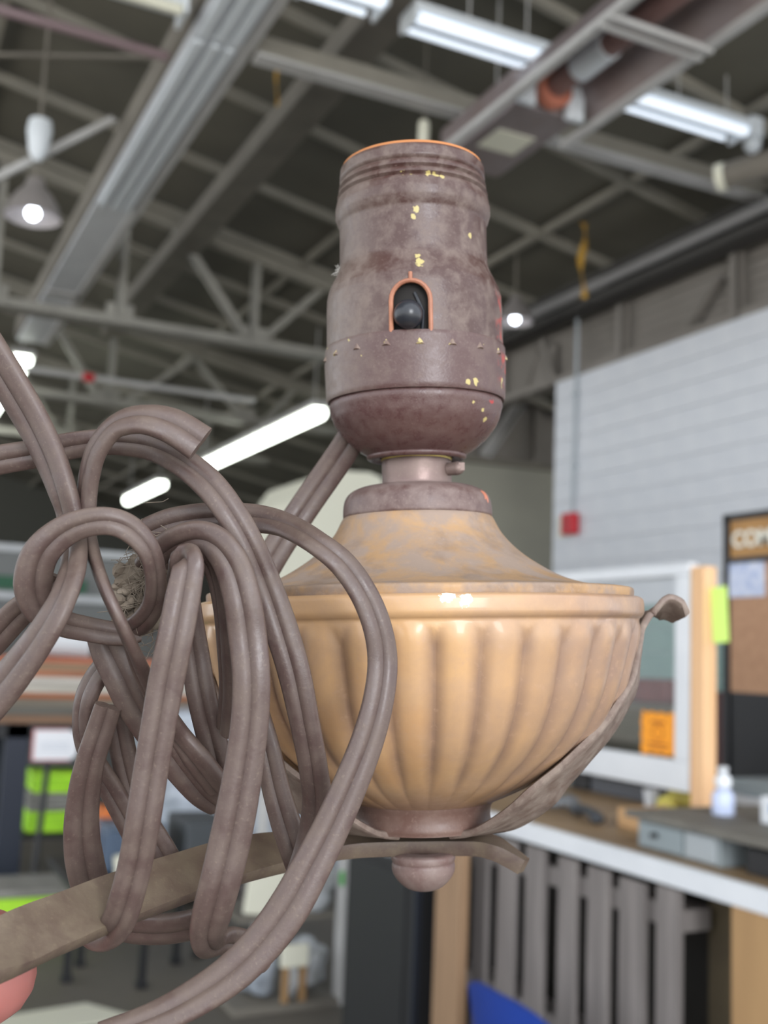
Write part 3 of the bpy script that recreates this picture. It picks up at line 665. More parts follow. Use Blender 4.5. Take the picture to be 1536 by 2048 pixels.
for (x, y) in ((2.67, 2.14), (2.94, 2.14), (2.67, 2.86), (2.94, 2.86)):
    emit('leg', gbox(x - .02, x + .02, y - .02, y + .02, 0, 1.06), M_greywood, tt)
# cable handset
pk = emit('cable_coil', [gtube([(2.0 + .05 * math.cos(a * .4) * (1 + .1 * math.sin(a)), 2.91 + .10 * math.sin(a * .4), 1.063 + .006 * (a % 4)) for a in range(34)], 0.012, 8)], mat('grey_cable', (110, 112, 116), 0.5), None, True)
tag(pk, 'loose coil of grey cable on the brown counter', 'cable')
hs = emit('handset', [gtube([(1.99, 2.76, 1.066), (1.965, 2.68, 1.075), (1.94, 2.60, 1.066)], [0.018, 0.012, 0.018], 12), gsphere((1.99, 2.76, 1.064), 0.022, 12, 8, (1, 1, .7)), gsphere((1.94, 2.60, 1.064), 0.022, 12, 8, (1, 1, .7))], mat('slate_plastic', (62, 66, 72), 0.5), None, True)
tag(hs, 'dark handset lying near the counter edge', 'handset')
mo = thing('register', 'dark grey office machine behind the clear screen', 'machine', (2.45, 3.2, 1.048))
emit('machine_body', gbox(2.40, 2.60, 2.93, 3.26, 1.048, 1.135, 0.006), mat('charcoal', (84, 86, 92), 0.5), mo)
emit('machine_side', gbox(2.39, 2.60, 3.26, 3.36, 1.048, 1.14, 0.006), M_dark, mo)
emit('paper_slot', gbox(2.396, 2.40, 2.98, 3.2, 1.10, 1.108), M_dark, mo)
mug = emit('paper_cup', glathe([(0.0, 0), (0.02, 0), (0.026, .055), (0.024, .055), (0.019, .004), (0.0, .004)], 18, (2.36, 2.88, 1.048)), M_white, None, True)
tag(mug, 'small white cup beside the dark office machine', 'cup')
M_yb = mat('crumpled_yellow', (206, 196, 92), 0.6, rgb2=(176, 160, 80), scale=20)
yb = emit('yellow_bag', [gsphere((2.38, 2.75, 1.088), 0.05, 16, 10, (1.0, 1.25, .75)), gsphere((2.29, 2.72, 1.078), 0.034, 12, 8, (1, 1, .8)), gsphere((2.42, 2.81, 1.08), 0.03, 12, 8)], M_yb, None, True)
tag(yb, 'crumpled yellow bag on the counter below the screen', 'bag')
cd = emit('cardboard_box', gbox(1.98, 2.14, 2.44, 2.56, 1.048, 1.10, 0.003), mat('cardboard', (196, 156, 112), 0.8))
tag(cd, 'small tan cardboard box left of the parts drawers', 'box')
# dark clutter seen through the screen
sc1 = thing('storage_crate', 'dark brown crate below teal wall behind the clear screen', 'crate', (5.2, 6.2, 0))
emit('crate_body', gbox(4.9, 5.5, 5.75, 6.75, 0, 1.18, 0.01), mat('dark_brown', (74, 66, 56), 0.8, rgb2=(60, 62, 50), scale=4), sc1)
emit('crate_lid', gbox(4.88, 5.52, 5.73, 6.77, 1.18, 1.24, 0.01), mat('grey_brown_lid', (90, 86, 76), 0.8), sc1)
emit('cross_batten', [gbox(4.88, 4.9, 5.75, 6.75, z, z + .08) for z in (.3, .8)], M_steel_dk, sc1)
sc2 = emit('maroon_case', gbox(4.95, 5.4, 5.9, 6.32, 1.24, 1.40, 0.02), mat('maroon', (116, 62, 58), 0.6, rgb2=(90, 48, 44), scale=6))
tag(sc2, 'maroon case on top of the dark brown crate', 'case')
sc3 = emit('olive_sack', gsphere((5.2, 6.58, 1.315), 0.14, 18, 10, (1.2, 1.0, .5)), mat('olive', (104, 104, 84), 0.8, rgb2=(130, 128, 112), scale=14), None, True)
tag(sc3, 'olive sack on the dark crate beside maroon case', 'sack')
rp = emit('maroon_column', gbox(3.2, 3.28, 3.44, 3.56, 0.0, 1.40, 0.004), mat('dark_maroon', (78, 44, 44), 0.6))
tag(rp, 'dark maroon column between pine post and notice stand', 'column')
gc = emit('green_pole', gtube([(2.9, 2.72, 1.14), (2.96, 2.60, 1.42)], 0.012, 10), mat('green', (58, 112, 70), 0.5))
tag(gc, 'thin green pole leaning against the notice stand', 'pole')

# ------------------------------------------------------------------ left side of the hall
rk = thing('storage_rack', 'navy storage rack holding layered boards at the left', 'rack', (1.2, 7.6, 0))
for (x, y) in ((0.98, 7.2), (0.98, 8.0), (2.35, 7.2), (2.35, 8.0)):
    emit('rack_post', gbox(x - .07, x + .07, y - .05, y + .05, 0, 0.985, 0.004), M_navy, rk)
emit('rack_beam', gbox(0.6, 2.42, 7.15, 7.21, 0.90, 0.985), M_dark, rk)
emit('rack_beam', gbox(0.6, 2.42, 7.98, 8.04, 0.90, 0.985), M_dark, rk)
emit('rack_shelf', gbox(0.6, 2.40, 7.2, 8.0, 0.945, 0.985), M_steel_dk, rk)
emit('rack_shelf', gbox(0.95, 2.40, 7.2, 8.0, 0.28, 0.31), M_dark, rk)
zz = 0.985
for i, (c, h) in enumerate((((150, 116, 92), .055), ((120, 116, 108), .05), ((140, 130, 116), .05), ((186, 116, 78), .035), ((214, 206, 194), .055), ((226, 218, 208), .045), ((192, 130, 98), .045), ((178, 150, 120), .04), ((196, 120, 92), .04))):
    lab = ['brown plank lowest in the stack on the rack', 'grey plank second from the bottom of the rack stack', 'grey tan plank third from the bottom of the rack stack', 'thin orange plank in the middle of the rack stack',
           'off white plank just above the thin orange plank', 'white plank over the off white plank', 'reddish plank above the white planks', 'tan plank second from the top of the rack stack', 'red brown plank topmost of the rack stack'][i]
    e = 1.55 + random.uniform(0, .35)
    tag(emit('plank', gbox(0.55 + random.uniform(-.05, .05), e + .5, 7.16 + random.uniform(0, .03), 7.7, zz, zz + h - .004, 0.003), mat('plank_%d' % i, c, 0.7, rgb2=tuple(int(v * .85) for v in c), scale=4, stretch=(.6, 6, 6))), lab, 'plank', 'planks stacked on the rack')
    zz += h
bk = emit('white_bucket', gtube([(1.13, 7.35, zz + .10), (1.40, 7.32, zz + .10)], [0.095, 0.105], 24), M_white)
tag(bk, 'white bucket lying on top of the stacked planks', 'bucket')
emit('bucket_base', gtube([(1.10, 7.352, zz + .10), (1.13, 7.35, zz + .10)], 0.1, 24), M_greywood, bk)
# red edged shelf tag
tgv = [(1.07, 0.77), (1.29, 0.765), (1.335, 0.80), (1.335, 0.925), (1.28, 0.955), (1.07, 0.955)]
n = len(tgv)
sgn = emit('shelf_sign', ([(x, 7.12, z) for x, z in tgv] + [(x, 7.125, z) for x, z in tgv], [tuple(range(n)), tuple(range(n, 2 * n))] + [(i, (i + 1) % n, n + (i + 1) % n, n + i) for i in range(n)]), mat('bright_white_card', (250, 250, 255), 0.5))
tag(sgn, 'white card sign with faint red edge hanging on the rack', 'sign')
emit('red_edge', [gbox(1.062, 1.074, 7.117, 7.119, .765, .958), gbox(1.07, 1.28, 7.117, 7.119, .95, .958), gbox(1.07, 1.29, 7.117, 7.119, .763, .771)], mat('pale_red', (226, 150, 150), 0.6), sgn)
emit('printed_line', [gbox(1.11, 1.29, 7.117, 7.119, z, z + .004) for z in (.83, .85, .87)], mat('pale_grey_print', (196, 204, 216), 0.6), sgn)
M_neon = mat('hi_vis_green', (196, 255, 60), 0.6, rgb2=(176, 236, 56), scale=8)
M_pgrey = mat('folded_grey', (158, 156, 150), 0.8, rgb2=(132, 130, 124), scale=8)
def folded(name, label, x0, x1, y0, y1, z0, z1, m, cat):
    g = [gbox(x0 + random.uniform(0, .02), x1 - random.uniform(0, .02), y0 + random.uniform(0, .02), y1, z0 + (z1 - z0) * i / 3, z0 + (z1 - z0) * (i + .93) / 3, 0.012) for i in range(3)]
    tag(emit(name, g, m, None, True), label, cat)
folded('safety_vests', 'hi-vis green vests folded at the top under the white sign', 1.10, 1.42, 7.25, 7.6, .55, .68, M_neon, 'vest')
folded('grey_cloths', 'grey folded cloths between the two piles of hi-vis green vests', 1.08, 1.44, 7.25, 7.6, .44, .55, M_pgrey, 'cloth')
folded('safety_vests', 'hi-vis green vests folded in the lower pile on the rack shelf', 1.08, 1.46, 7.25, 7.6, .31, .44, M_neon, 'vest')
nt = thing('green_tote', 'neon green tote on the floor behind the metal arm', 'tote', (0.95, 6.1, 0))
emit('tote_body', gbox(0.55, 1.16, 5.95, 6.3, 0.0, 0.21, 0.02), M_neon, nt)
emit('tote_lid', gbox(0.53, 1.18, 5.93, 6.32, 0.21, 0.25, 0.012), M_pgrey, nt)
bl = thing('broom_handle', 'thin black pole standing before the hi-vis vests', 'pole', (1.12, 6.9, 0))
emit('pole', gtube([(1.06, 6.7, 0.02), (1.13, 6.9, 0.78)], 0.018, 10), M_dark, bl)
emit('pole_foot', gbox(0.98, 1.14, 6.62, 6.76, 0, 0.04, 0.01), M_dark, bl)
# low black bench with tubs
bn = thing('low_bench', 'low black steel bench on the dark floor behind the cord', 'bench', (1.3, 5.2, 0))
emit('bench_top', gbox(0.95, 1.72, 4.96, 5.6, 0.43, 0.47, 0.005), M_dark, bn)
for (x, y) in ((1.0, 5.19), (1.10, 5.42), (1.29, 5.0), (1.53, 5.32), (1.66, 5.40)):
    l = emit('leg', gbox(x - .016, x + .016, y - .016, y + .016, 0.02, 0.43), M_dark, bn)
    emit('foot', gbox(x - .024, x + .024, y - .024, y + .024, 0, 0.03, 0.004), M_dark, l)
tb1 = thing('slate_tub', 'slate blue tub on the low black bench', 'tub', (1.24, 5.2, .47))
emit('tub_body', gbox(1.12, 1.38, 5.12, 5.35, .47, .66, 0.02), mat('slate_blue', (74, 90, 112), 0.5), tb1)
emit('tub_rim', gbox(1.11, 1.39, 5.11, 5.36, .66, .68, 0.008), mat('slate_rim', (98, 112, 130), 0.5), tb1)
ob1 = emit('orange_case', gbox(1.14, 1.30, 5.38, 5.55, .47, .72, 0.015), mat('orange_plastic', (206, 112, 50), 0.5))
tag(ob1, 'orange case standing behind the slate tub', 'case')
ob2 = emit('pale_pot', glathe([(0.0, 0), (0.05, 0), (0.065, .09), (0.06, .09), (0.045, .006), (0.0, .006)], 18, (1.2, 5.03, .47)), M_cream, None, True)
tag(ob2, 'pale pot on the front of the low bench', 'pot')
cse = emit('grey_case', gbox(1.48, 1.70, 5.1, 5.45, .47, .69, 0.015), mat('dim_case', (70, 74, 78), 0.6))
tag(cse, 'dark grey case at the right end of the low bench', 'case')
# far cabinets at the left edge
fcab = thing('shelf_unit', 'grey shelf unit with pale edges far back at left', 'shelving', (1.9, 14, 0))
emit('unit_body', gbox(0.9, 3.6, 14.1, 14.9, 0, 2.62, 0.01), mat('grey_unit', (136, 138, 138), 0.6), fcab)
for z in (1.98, 2.56):
    emit('shelf_edge', gbox(0.88, 3.62, 14.05, 14.12, z, z + .09, 0.006), M_white, fcab)
emit('green_band', gbox(1.1, 2.6, 14.04, 14.06, 2.1, 2.26), mat('green_band', (60, 110, 84), 0.6), fcab)
fcab2 = emit('machine_cabinet', [gbox(0.4, 3.0, 10.6, 11.2, 0, 1.62, 0.02), gbox(0.38, 3.02, 10.57, 11.22, 1.62, 1.68, 0.01)], mat('dim_grey', (104, 104, 102), 0.7))
tag(fcab2, 'dim grey cabinet behind the rack of planks', 'cabinet')
# cream box body behind the lamp
cr = thing('cream_truck_box', 'tall cream box body with rounded top behind lamp shoulder', 'container', (3.2, 7.9, 0))
cv = [(2.83, 0.0), (2.83, 2.35), (2.90, 2.62), (3.02, 2.80), (3.16, 2.86), (3.48, 2.88), (3.58, 2.85), (3.62, 2.76), (3.62, 0.0)]
n = len(cv)
emit('body', ([(x, 7.6, z) for x, z in cv] + [(x, 8.6, z) for x, z in cv], [tuple(range(n)), tuple(range(n, 2 * n))] + [(i, (i + 1) % n, n + (i + 1) % n, n + i) for i in range(n)]), M_cream, cr)
emit('lower_band', gbox(2.81, 3.64, 7.58, 8.6, 0.0, 0.5, 0.01), M_steel, cr)
# wrapped pallet load behind the bowl
M_wrap = mat('plastic_wrap', (206, 214, 226), 0.22, rgb2=(150, 158, 168), scale=9, amount=0.5, bump=0.8, bump_scale=14)
wl = thing('wrapped_load', 'pale plastic wrapped load behind the fluted bowl', 'load', (2.4, 6.6, 0))
emit('load', gbox(1.62, 2.95, 6.4, 7.0, 0.12, 1.12, 0.05), M_wrap, wl, True)
emit('pallet_base', [gbox(1.6, 2.97, 6.38, 7.02, 0.09, 0.12), gbox(1.6, 1.7, 6.38, 7.02, 0, .09), gbox(2.2, 2.3, 6.38, 7.02, 0, .09), gbox(2.87, 2.97, 6.38, 7.02, 0, .09)], M_greywood, wl)
# rack of bagged goods near the black cabinet
gr = thing('bag_rack', 'pale grey post rack of bagged parts left of cabinet', 'rack', (1.9, 4.7, 0))
emit('rack_post', gbox(2.02, 2.08, 4.5, 4.58, 0, 1.0, 0.004), M_steel, gr)
emit('rack_post', gbox(1.76, 1.80, 4.88, 4.93, 0, 0.9, 0.004), M_steel, gr)
emit('rack_shelf', gbox(1.55, 2.02, 4.5, 4.93, 0.0, 0.03), M_steel_dk, gr)
emit('rack_shelf', gbox(1.58, 2.02, 4.58, 4.93, 0.35, 0.37), M_steel_dk, gr)
M_clear = mat('clear_bag', (178, 186, 196), 0.18, rgb2=(112, 116, 122), scale=16, amount=0.5, bump=1.0, bump_scale=24)
M_clear2 = mat('clear_bag_bright', (216, 220, 226), 0.18, rgb2=(150, 150, 146), scale=18, amount=0.5, bump=1.0, bump_scale=24)
def bag(label, c, s, m):
    bm = bmesh.new()
    bmesh.ops.create_icosphere(bm, subdivisions=3, radius=1)
    rr = random.Random(hash(label) % 1000 if False else int(c[0] * 977 + c[2] * 331))
    ph = [rr.uniform(0, 6.28) for _ in range(6)]
    for v in bm.verts:
        k = 1 + .10 * math.sin(5 * v.co.x + ph[0]) + .10 * math.sin(6 * v.co.y + ph[1]) + .10 * math.sin(7 * v.co.z + ph[2])
        p = Vector([math.copysign(abs(q) ** .7, q) for q in v.co]) * k
        v.co = Vector((c[0] + p.x * s[0], c[1] + p.y * s[1], c[2] + p.z * s[2]))
    g = [tuple(v.co) for v in bm.verts], [[v.index for v in f.verts] for f in bm.faces]
    bm.free()
    tag(emit('plastic_bag', g, m, None, True, sharp=180), label, 'bag', 'clear plastic bags on the grey rack')
bag('clear plastic bag high beside the grey post', (1.95, 4.66, .50), (.075, .09, .12), M_clear2)
bag('crinkled clear bag behind the pale board', (1.80, 4.80, .462), (.08, .08, .08), M_clear)
bag('clear plastic bag low at the left on rack floor shelf', (1.70, 4.66, .14), (.085, .09, .10), M_clear)
bag('bright clear bag low beside the grey post', (1.93, 4.68, .145), (.08, .10, .10), M_clear2)
bag('small clear bag between the two low bags', (1.825, 4.585, .11), (.03, .04, .07), M_clear2)
tag(emit('pale_board', xform(gbox(-.09, .09, -.012, .012, 0, .24, 0.004), Matrix.Translation((1.70, 4.62, .37)) @ Matrix.Rotation(.12, 4, 'Y')), M_cream), 'pale cream board leaning on the upper rack shelf', 'board')
tag(emit('wood_block', gbox(1.76, 1.88, 4.52, 4.55, .17, .26, 0.003), M_cream), 'cream block stood on front of the tan sticks', 'block')
for i, (x, lab) in enumerate(((1.765, 'left tan stick standing in front of the low bags'), (1.845, 'right tan stick standing in front of the low bags'))):
    tag(emit('wood_stick', gbox(x, x + .028, 4.515, 4.535, .03, .17, 0.003), M_ply), lab, 'stick', 'tan sticks by the low bags')
tag(emit('green_label', gbox(2.0, 2.018, 4.495, 4.5, .50, .56), mat('green_label', (70, 190, 70), 0.5)), 'bright green label on the clear bags by grey post', 'label')
# white sheet of card at the bottom left
wc = emit('white_sheet', ([(0.45, 4.5, 0.004), (1.18, 4.60, 0.004), (1.02, 4.84, 0.004), (0.50, 4.74, 0.004), (0.45, 4.5, 0.012), (1.18, 4.60, 0.012), (1.02, 4.84, 0.012), (0.50, 4.74, 0.012)],
                          [(0, 1, 2, 3), (4, 5, 6, 7), (0, 1, 5, 4), (1, 2, 6, 5), (2, 3, 7, 6), (3, 0, 4, 7)]), M_cream)
tag(wc, 'white sheet of card lying on the dark floor', 'card')

# ------------------------------------------------------------------ the lamp
ZB = 49.4
MM = 0.001
lamp = thing('wall_lamp', 'old brown wall lamp with fluted tan bowl and coiled cord', 'lamp', (0, 0, 0))
lamp.matrix_world = Matrix.Translation(LAMP_LOC) @ Matrix(LAMP_ROT).to_4x4()
OFF[lamp.name] = Vector((0, 0, 0))

def grime(name, base, dust, rough, dust_amt=0.5, chips=None, chip_rgb=(222, 206, 130), red=None, metal=0.0, scale=140, spots=(), bump=0.12, dark=None, attr=None, attr_rgb=None, spec=0.5, topdust=0.0, coat=0.0, chip_scale=170, side_dust=None, lo=.36, hi=.66):
    """aged paint: base colour, dust film, dark grime, small chips"""
    m = bpy.data.materials.new(name)
    m.use_nodes = True
    nt = m.node_tree
    L, N = nt.links, nt.nodes
    b = N['Principled BSDF']
    b.inputs['Metallic'].default_value = metal
    b.inputs['Specular IOR Level'].default_value = spec
    b.inputs['Coat Weight'].default_value = coat
    b.inputs['Coat Roughness'].default_value = 0.12
    tc = N.new('ShaderNodeTexCoord')
    def noise(s, d=6, dist=0.0, loc=0.0):
        n = N.new('ShaderNodeTexNoise')
        n.inputs['Scale'].default_value = s
        n.inputs['Detail'].default_value = d
        n.inputs['Roughness'].default_value = 0.62
        n.inputs['Distortion'].default_value = dist
        if loc:
            mp = N.new('ShaderNodeMapping')
            mp.inputs['Location'].default_value = (loc, loc * .7, loc * .3)
            L.new(tc.outputs['Object'], mp.inputs['Vector'])
            L.new(mp.outputs[0], n.inputs['Vector'])
        else:
            L.new(tc.outputs['Object'], n.inputs['Vector'])
        return n.outputs['Fac']
    def rng(v, a, bb, t0=0.0, t1=1.0):
        r = N.new('ShaderNodeMapRange')
        r.inputs['From Min'].default_value = a
        r.inputs['From Max'].default_value = bb
        r.inputs['To Min'].default_value = t0
        r.inputs['To Max'].default_value = t1
        L.new(v, r.inputs['Value'])
        return r.outputs[0]
    def mul(a, bb):
        k = N.new('ShaderNodeMath')
        k.operation = 'MULTIPLY'
        L.new(a, k.inputs[0])
        if isinstance(bb, float):
            k.inputs[1].default_value = bb
        else:
            L.new(bb, k.inputs[1])
        return k.outputs[0]
    def mix(fac, a, rgb):
        x = N.new('ShaderNodeMix')
        x.data_type = 'RGBA'
        L.new(fac, x.inputs[0])
        if isinstance(a, tuple):
            x.inputs[6].default_value = lin(a)
        else:
            L.new(a, x.inputs[6])
        x.inputs[7].default_value = lin(rgb)
        return x.outputs[2]
    fac = rng(noise(scale, 6, .3), lo, hi, 0.0, dust_amt)
    col = mix(fac, base, dust)
    if dark:
        col = mix(rng(noise(scale * .55, 5, 0, 3.1), .52, .68, 0, .7), col, dark)
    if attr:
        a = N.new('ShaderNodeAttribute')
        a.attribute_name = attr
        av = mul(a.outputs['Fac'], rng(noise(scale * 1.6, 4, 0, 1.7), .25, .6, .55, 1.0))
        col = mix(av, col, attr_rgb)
    if topdust:
        g = N.new('ShaderNodeNewGeometry')
        sp = N.new('ShaderNodeSeparateXYZ')
        L.new(g.outputs['Normal'], sp.inputs[0])
        up = rng(sp.outputs[2], .15, .75, 0.0, topdust)
        col = mix(mul(up, rng(noise(scale * 1.3, 6, 0, 5.0), .3, .6, .4, 1.0)), col, dust)
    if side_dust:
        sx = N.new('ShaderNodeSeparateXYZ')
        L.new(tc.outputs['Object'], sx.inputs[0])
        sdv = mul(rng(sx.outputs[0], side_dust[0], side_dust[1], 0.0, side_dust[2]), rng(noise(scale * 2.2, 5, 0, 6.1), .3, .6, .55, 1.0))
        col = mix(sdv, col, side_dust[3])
    fine = rng(noise(scale * 7, 3, 0, 2.2), .58, .74, 0.0, .45)
    col = mix(fine, col, tuple(min(255, int(v * 1.12)) for v in dust))
    if chips:
        c = rng(noise(chip_scale, 3, .4, 9.3), chips, chips + .015)
        col = mix(c, col, chip_rgb)
    if red:
        x0, x1, z0, z1 = red
        sp = N.new('ShaderNodeSeparateXYZ')
        L.new(tc.outputs['Object'], sp.inputs[0])
        a = rng(sp.outputs[0], x0, x1)
        zz = mul(rng(sp.outputs[2], z0, z0 + .002), rng(sp.outputs[2], z1, z1 - .002))
        yy = rng(sp.outputs[1], .0, -.004)
        col = mix(mul(mul(mul(a, zz), yy), rng(noise(420, 3, 0, 4.4), .50, .62)), col, (166, 56, 48))
    for (px, py, pz, r, rgb) in spots:
        d = N.new('ShaderNodeVectorMath')
        d.operation = 'DISTANCE'
        L.new(tc.outputs['Object'], d.inputs[0])
        d.inputs[1].default_value = (px, py, pz)
        ad = N.new('ShaderNodeMath')
        ad.operation = 'ADD'
        L.new(d.outputs['Value'], ad.inputs[0])
        L.new(rng(noise(520, 3, 0, px * 100), .3, .7, -r * .9, r * .9), ad.inputs[1])
        col = mix(rng(ad.outputs[0], r, r * .8), col, rgb)
    L.new(col, b.inputs['Base Color'])
    L.new(rng(fac, 0, max(dust_amt, .01), rough, min(1, rough + .25)), b.inputs['Roughness'])
    bp = N.new('ShaderNodeBump')
    bp.inputs['Strength'].default_value = bump
    bp.inputs['Distance'].default_value = 0.0006
    L.new(noise(scale * 6, 4, 0, 7.7), bp.inputs['Height'])
    L.new(bp.outputs[0], b.inputs['Normal'])
    return m

BROWN = (72, 49, 45)
DUST = (114, 99, 92)
BRASS = (180, 164, 108)
def sp_at(x, z, r, rad, rgb=BRASS):      # socket parts hang from an Empty 36 mm above the rim plane
    return (x * MM, -math.sqrt(max(rad * rad - x * x, 0)) * MM, (z - 36) * MM, r * MM, rgb)
M_shell = grime('socket_paint', BROWN, DUST, 0.33, 0.75, None, BRASS, red=(.0154, .0176, .012, .034), scale=300, lo=.42, hi=.66, side_dust=(-.006, -.016, .7, (130, 117, 109)),
                spots=[sp_at(.6, 71.6, .8, 17.2), sp_at(1.0, 72.6, .7, 16.9), sp_at(.2, 73.8, .5, 16.2), sp_at(.3, 83.4, .7, 15.2), sp_at(-.4, 81.6, .5, 15.2), sp_at(-2.2, 90.5, .6, 15.6), sp_at(-.6, 90.5, .6, 15.6), sp_at(2.6, 90.3, .6, 15.6), sp_at(4.2, 90.2, .6, 15.6), sp_at(5.4, 90.0, .5, 15.6), sp_at(11.0, 79.4, .5, 15.2)])
M_collar = grime('collar_paint', (82, 59, 57), DUST, 0.34, 0.5, .70, BRASS, red=(.0158, .0178, .013, .0215), scale=320, lo=.44, hi=.68, side_dust=(-.008, -.018, .7, (130, 117, 109)), chip_scale=260,
                 spots=[sp_at(9.6, 49.2, .5, 18.2), sp_at(11.0, 49.1, .6, 18.2), sp_at(-13, 58.0, .6, 18.2)])
M_cap = grime('cap_paint', (80, 55, 54), (110, 92, 87), 0.22, 0.4, None, scale=420, spots=[sp_at(10.5, 45.6, .5, 17), sp_at(12.4, 44.6, .55, 16.6), sp_at(12.9, 43.6, .45, 16.3), sp_at(13.0, 42.8, .5, 16.0), sp_at(14.2, 46.4, .7, 17.2, (166, 46, 44))], red=None)
M_crimp = grime('crimp_paint', (100, 80, 76), (150, 132, 116), 0.34, 0.7, .56, (190, 174, 120), scale=420, chip_scale=700)
M_neck = grime('neck_metal', (122, 102, 98), (140, 124, 116), 0.33, 0.5, metal=0.45, scale=260, bump=0.05)
M_brassring = mat('bare_brass', (226, 206, 120), 0.3, metal=0.6)
M_flange = grime('flange_paint', (86, 64, 61), (128, 112, 107), 0.34, 0.7, scale=300, spots=[(.0135, -.006, (28 + ZB) * MM, .0012, (190, 116, 90))])
M_shoulder = grime('shoulder_paint', (168, 132, 92), (142, 124, 112), 0.46, 0.95, scale=130, dark=(108, 86, 68), topdust=0.4, lo=.42, hi=.58)
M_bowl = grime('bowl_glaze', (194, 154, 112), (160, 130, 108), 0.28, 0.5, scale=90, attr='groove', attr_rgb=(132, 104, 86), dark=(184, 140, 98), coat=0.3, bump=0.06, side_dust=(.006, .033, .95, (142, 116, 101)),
               spots=[(.0062, -.0438, (6.3 + ZB) * MM, .0012, (236, 226, 212)), (.0036, -.0441, (6.6 + ZB) * MM, .0011, (236, 226, 212)), (-.0115, -.040, (-9.5 + ZB) * MM, .0007, (226, 214, 200)), (-.0022, -.0395, (-14 + ZB) * MM, .0004, (70, 50, 40)), (.0012, -.036, (-20 + ZB) * MM, .0006, (160, 116, 80))])  # first two spots paint a white highlight onto the rim
M_ring = grime('ring_paint', (102, 76, 68), (130, 108, 98), 0.32, 0.5, scale=200)
M_arm = grime('arm_paint', (84, 68, 62), (110, 97, 80), 0.42, 0.75, scale=170, topdust=0.35)
M_strap = grime('strap_paint', (110, 92, 84), (140, 126, 116), 0.5, 0.9, scale=300, topdust=0.2, dark=(84, 66, 60))
M_finial = grime('finial_paint', (112, 88, 84), (142, 128, 122), 0.35, 0.6, .66, (206, 190, 176), scale=220)
M_cord = grime('cord_rubber', (80, 63, 60), (106, 92, 82), 0.36, 0.5, None, scale=260, topdust=0.4, bump=0.08, dark=(80, 64, 60), spec=0.6, attr='groove', attr_rgb=(72, 57, 53))
M_blackball = mat('black_bakelite', (40, 42, 48), 0.28, bump=0.1, bump_scale=900)
M_copper = mat('copper_edge', (176, 118, 90), 0.55, rgb2=(146, 94, 72), scale=300)
M_fibre = mat('orange_fibre', (188, 124, 76), 0.8)
M_inner = mat('dark_inside', (26, 22, 20), 0.8)
M_lint = mat('grey_lint', (150, 138, 124), 0.95, rgb2=(96, 84, 72), scale=300)

def S(profile):
    return [(r * MM, (h + ZB) * MM) for h, r in profile]

def dense(pr, step):
    out = [pr[0]]
    for a, b in zip(pr, pr[1:]):
        k = max(1, int(math.hypot(b[0] - a[0], b[1] - a[1]) / step))
        for i in range(1, k + 1):
            out.append((a[0] + (b[0] - a[0]) * i / k, a[1] + (b[1] - a[1]) * i / k))
    return out

def smoothp(pr, step=0.4, sub=3):
    """Catmull-Rom through profile points (h, r)"""
    out = []
    P = [pr[0]] + list(pr) + [pr[-1]]
    for i in range(1, len(P) - 2):
        p0, p1, p2, p3 = P[i - 1], P[i], P[i + 1], P[i + 2]
        k = max(2, int(math.hypot(p2[0] - p1[0], p2[1] - p1[1]) / step))
        for j in range(k):
            t = j / k
            out.append(tuple(0.5 * ((2 * p1[d]) + (-p0[d] + p2[d]) * t + (2 * p0[d] - 5 * p1[d] + 4 * p2[d] - p3[d]) * t * t + (-p0[d] + 3 * p1[d] - 3 * p2[d] + p3[d]) * t ** 3) for d in (0, 1)))
    out.append(pr[-1])
    return out

# socket, slightly bent towards the viewer above the neck
sock = bpy.data.objects.new('socket', None)
COL.objects.link(sock)
sock.parent = lamp
OFF[sock.name] = Vector((0, 0, (36 + ZB) * MM))
sock.location = (0, 0, (36 + ZB) * MM)
sock.rotation_euler = (0.035, 0, 0)
shell_prof = [(96.9, 13.9), (97.0, 14.5), (96.5, 14.95), (94.4, 15.15), (93.9, 14.7), (93.4, 15.15), (92.6, 15.35), (92.1, 14.9), (91.6, 15.4), (90.9, 15.65), (90.4, 15.2), (89.9, 15.65), (88.2, 16.05), (86.6, 16.05), (85.4, 15.7), (84.4, 15.25),
              (82, 15.2), (76.5, 15.3), (75.4, 15.45), (74.2, 15.9), (72.4, 16.8), (70.6, 17.6), (69.0, 17.95), (67, 18.05), (63, 18.08), (59.6, 18.1), (58.2, 18.1)]
WX, WZ0, WZT, WW = -1.2, 58.2, 64.6, 3.75      # switch opening: centre, sill, spring line, half width
def in_window(x, h, grow=0.0):
    if h < WZ0:
        return False
    dx = x - WX
    if h < WZT:
        return abs(dx) < WW + grow
    return dx * dx + (h - WZT) ** 2 < (WW + grow) ** 2
def keep(a, z):
    if abs(a) > 1.0:
        return True
    return not in_window(18.05 * math.sin(a), z / MM - ZB)
emit('shell', glathe(S(dense(shell_prof, 0.35)), 300, keep=keep), M_shell, sock, True, sharp=50)
emit('fibre_lining', glathe(S([(96.4, 14.35), (97.4, 14.5), (97.6, 14.2), (97.5, 13.6), (60, 13.0)]), 96), M_fibre, sock, True)['label'] = 'orange fibre lining'
emit('inner_sleeve', glathe(S([(70, 16.6), (58, 16.6)]), 64), M_inner, sock, True)
path = [(WX - WW, WZ0)]
for i in range(0, 13):
    a = math.pi - math.pi * i / 12
    path.append((WX + WW * math.cos(a), WZT + WW * math.sin(a)))
path.append((WX + WW, WZ0))
def on_cyl(x, h, r):
    return (x * MM, -math.sqrt(r * r - x * x) * MM, (h + ZB) * MM)
rim = emit('switch_rim', [gtube([on_cyl(x, h, 18.05) for x, h in path], 0.46 * MM, 8), gtube([on_cyl(WX, WZT + WW + d, 18.1) for d in (0, .8, 1.6)], 0.40 * MM, 8)], M_copper, sock, True)
rim['label'] = 'copper rim of the switch slot'
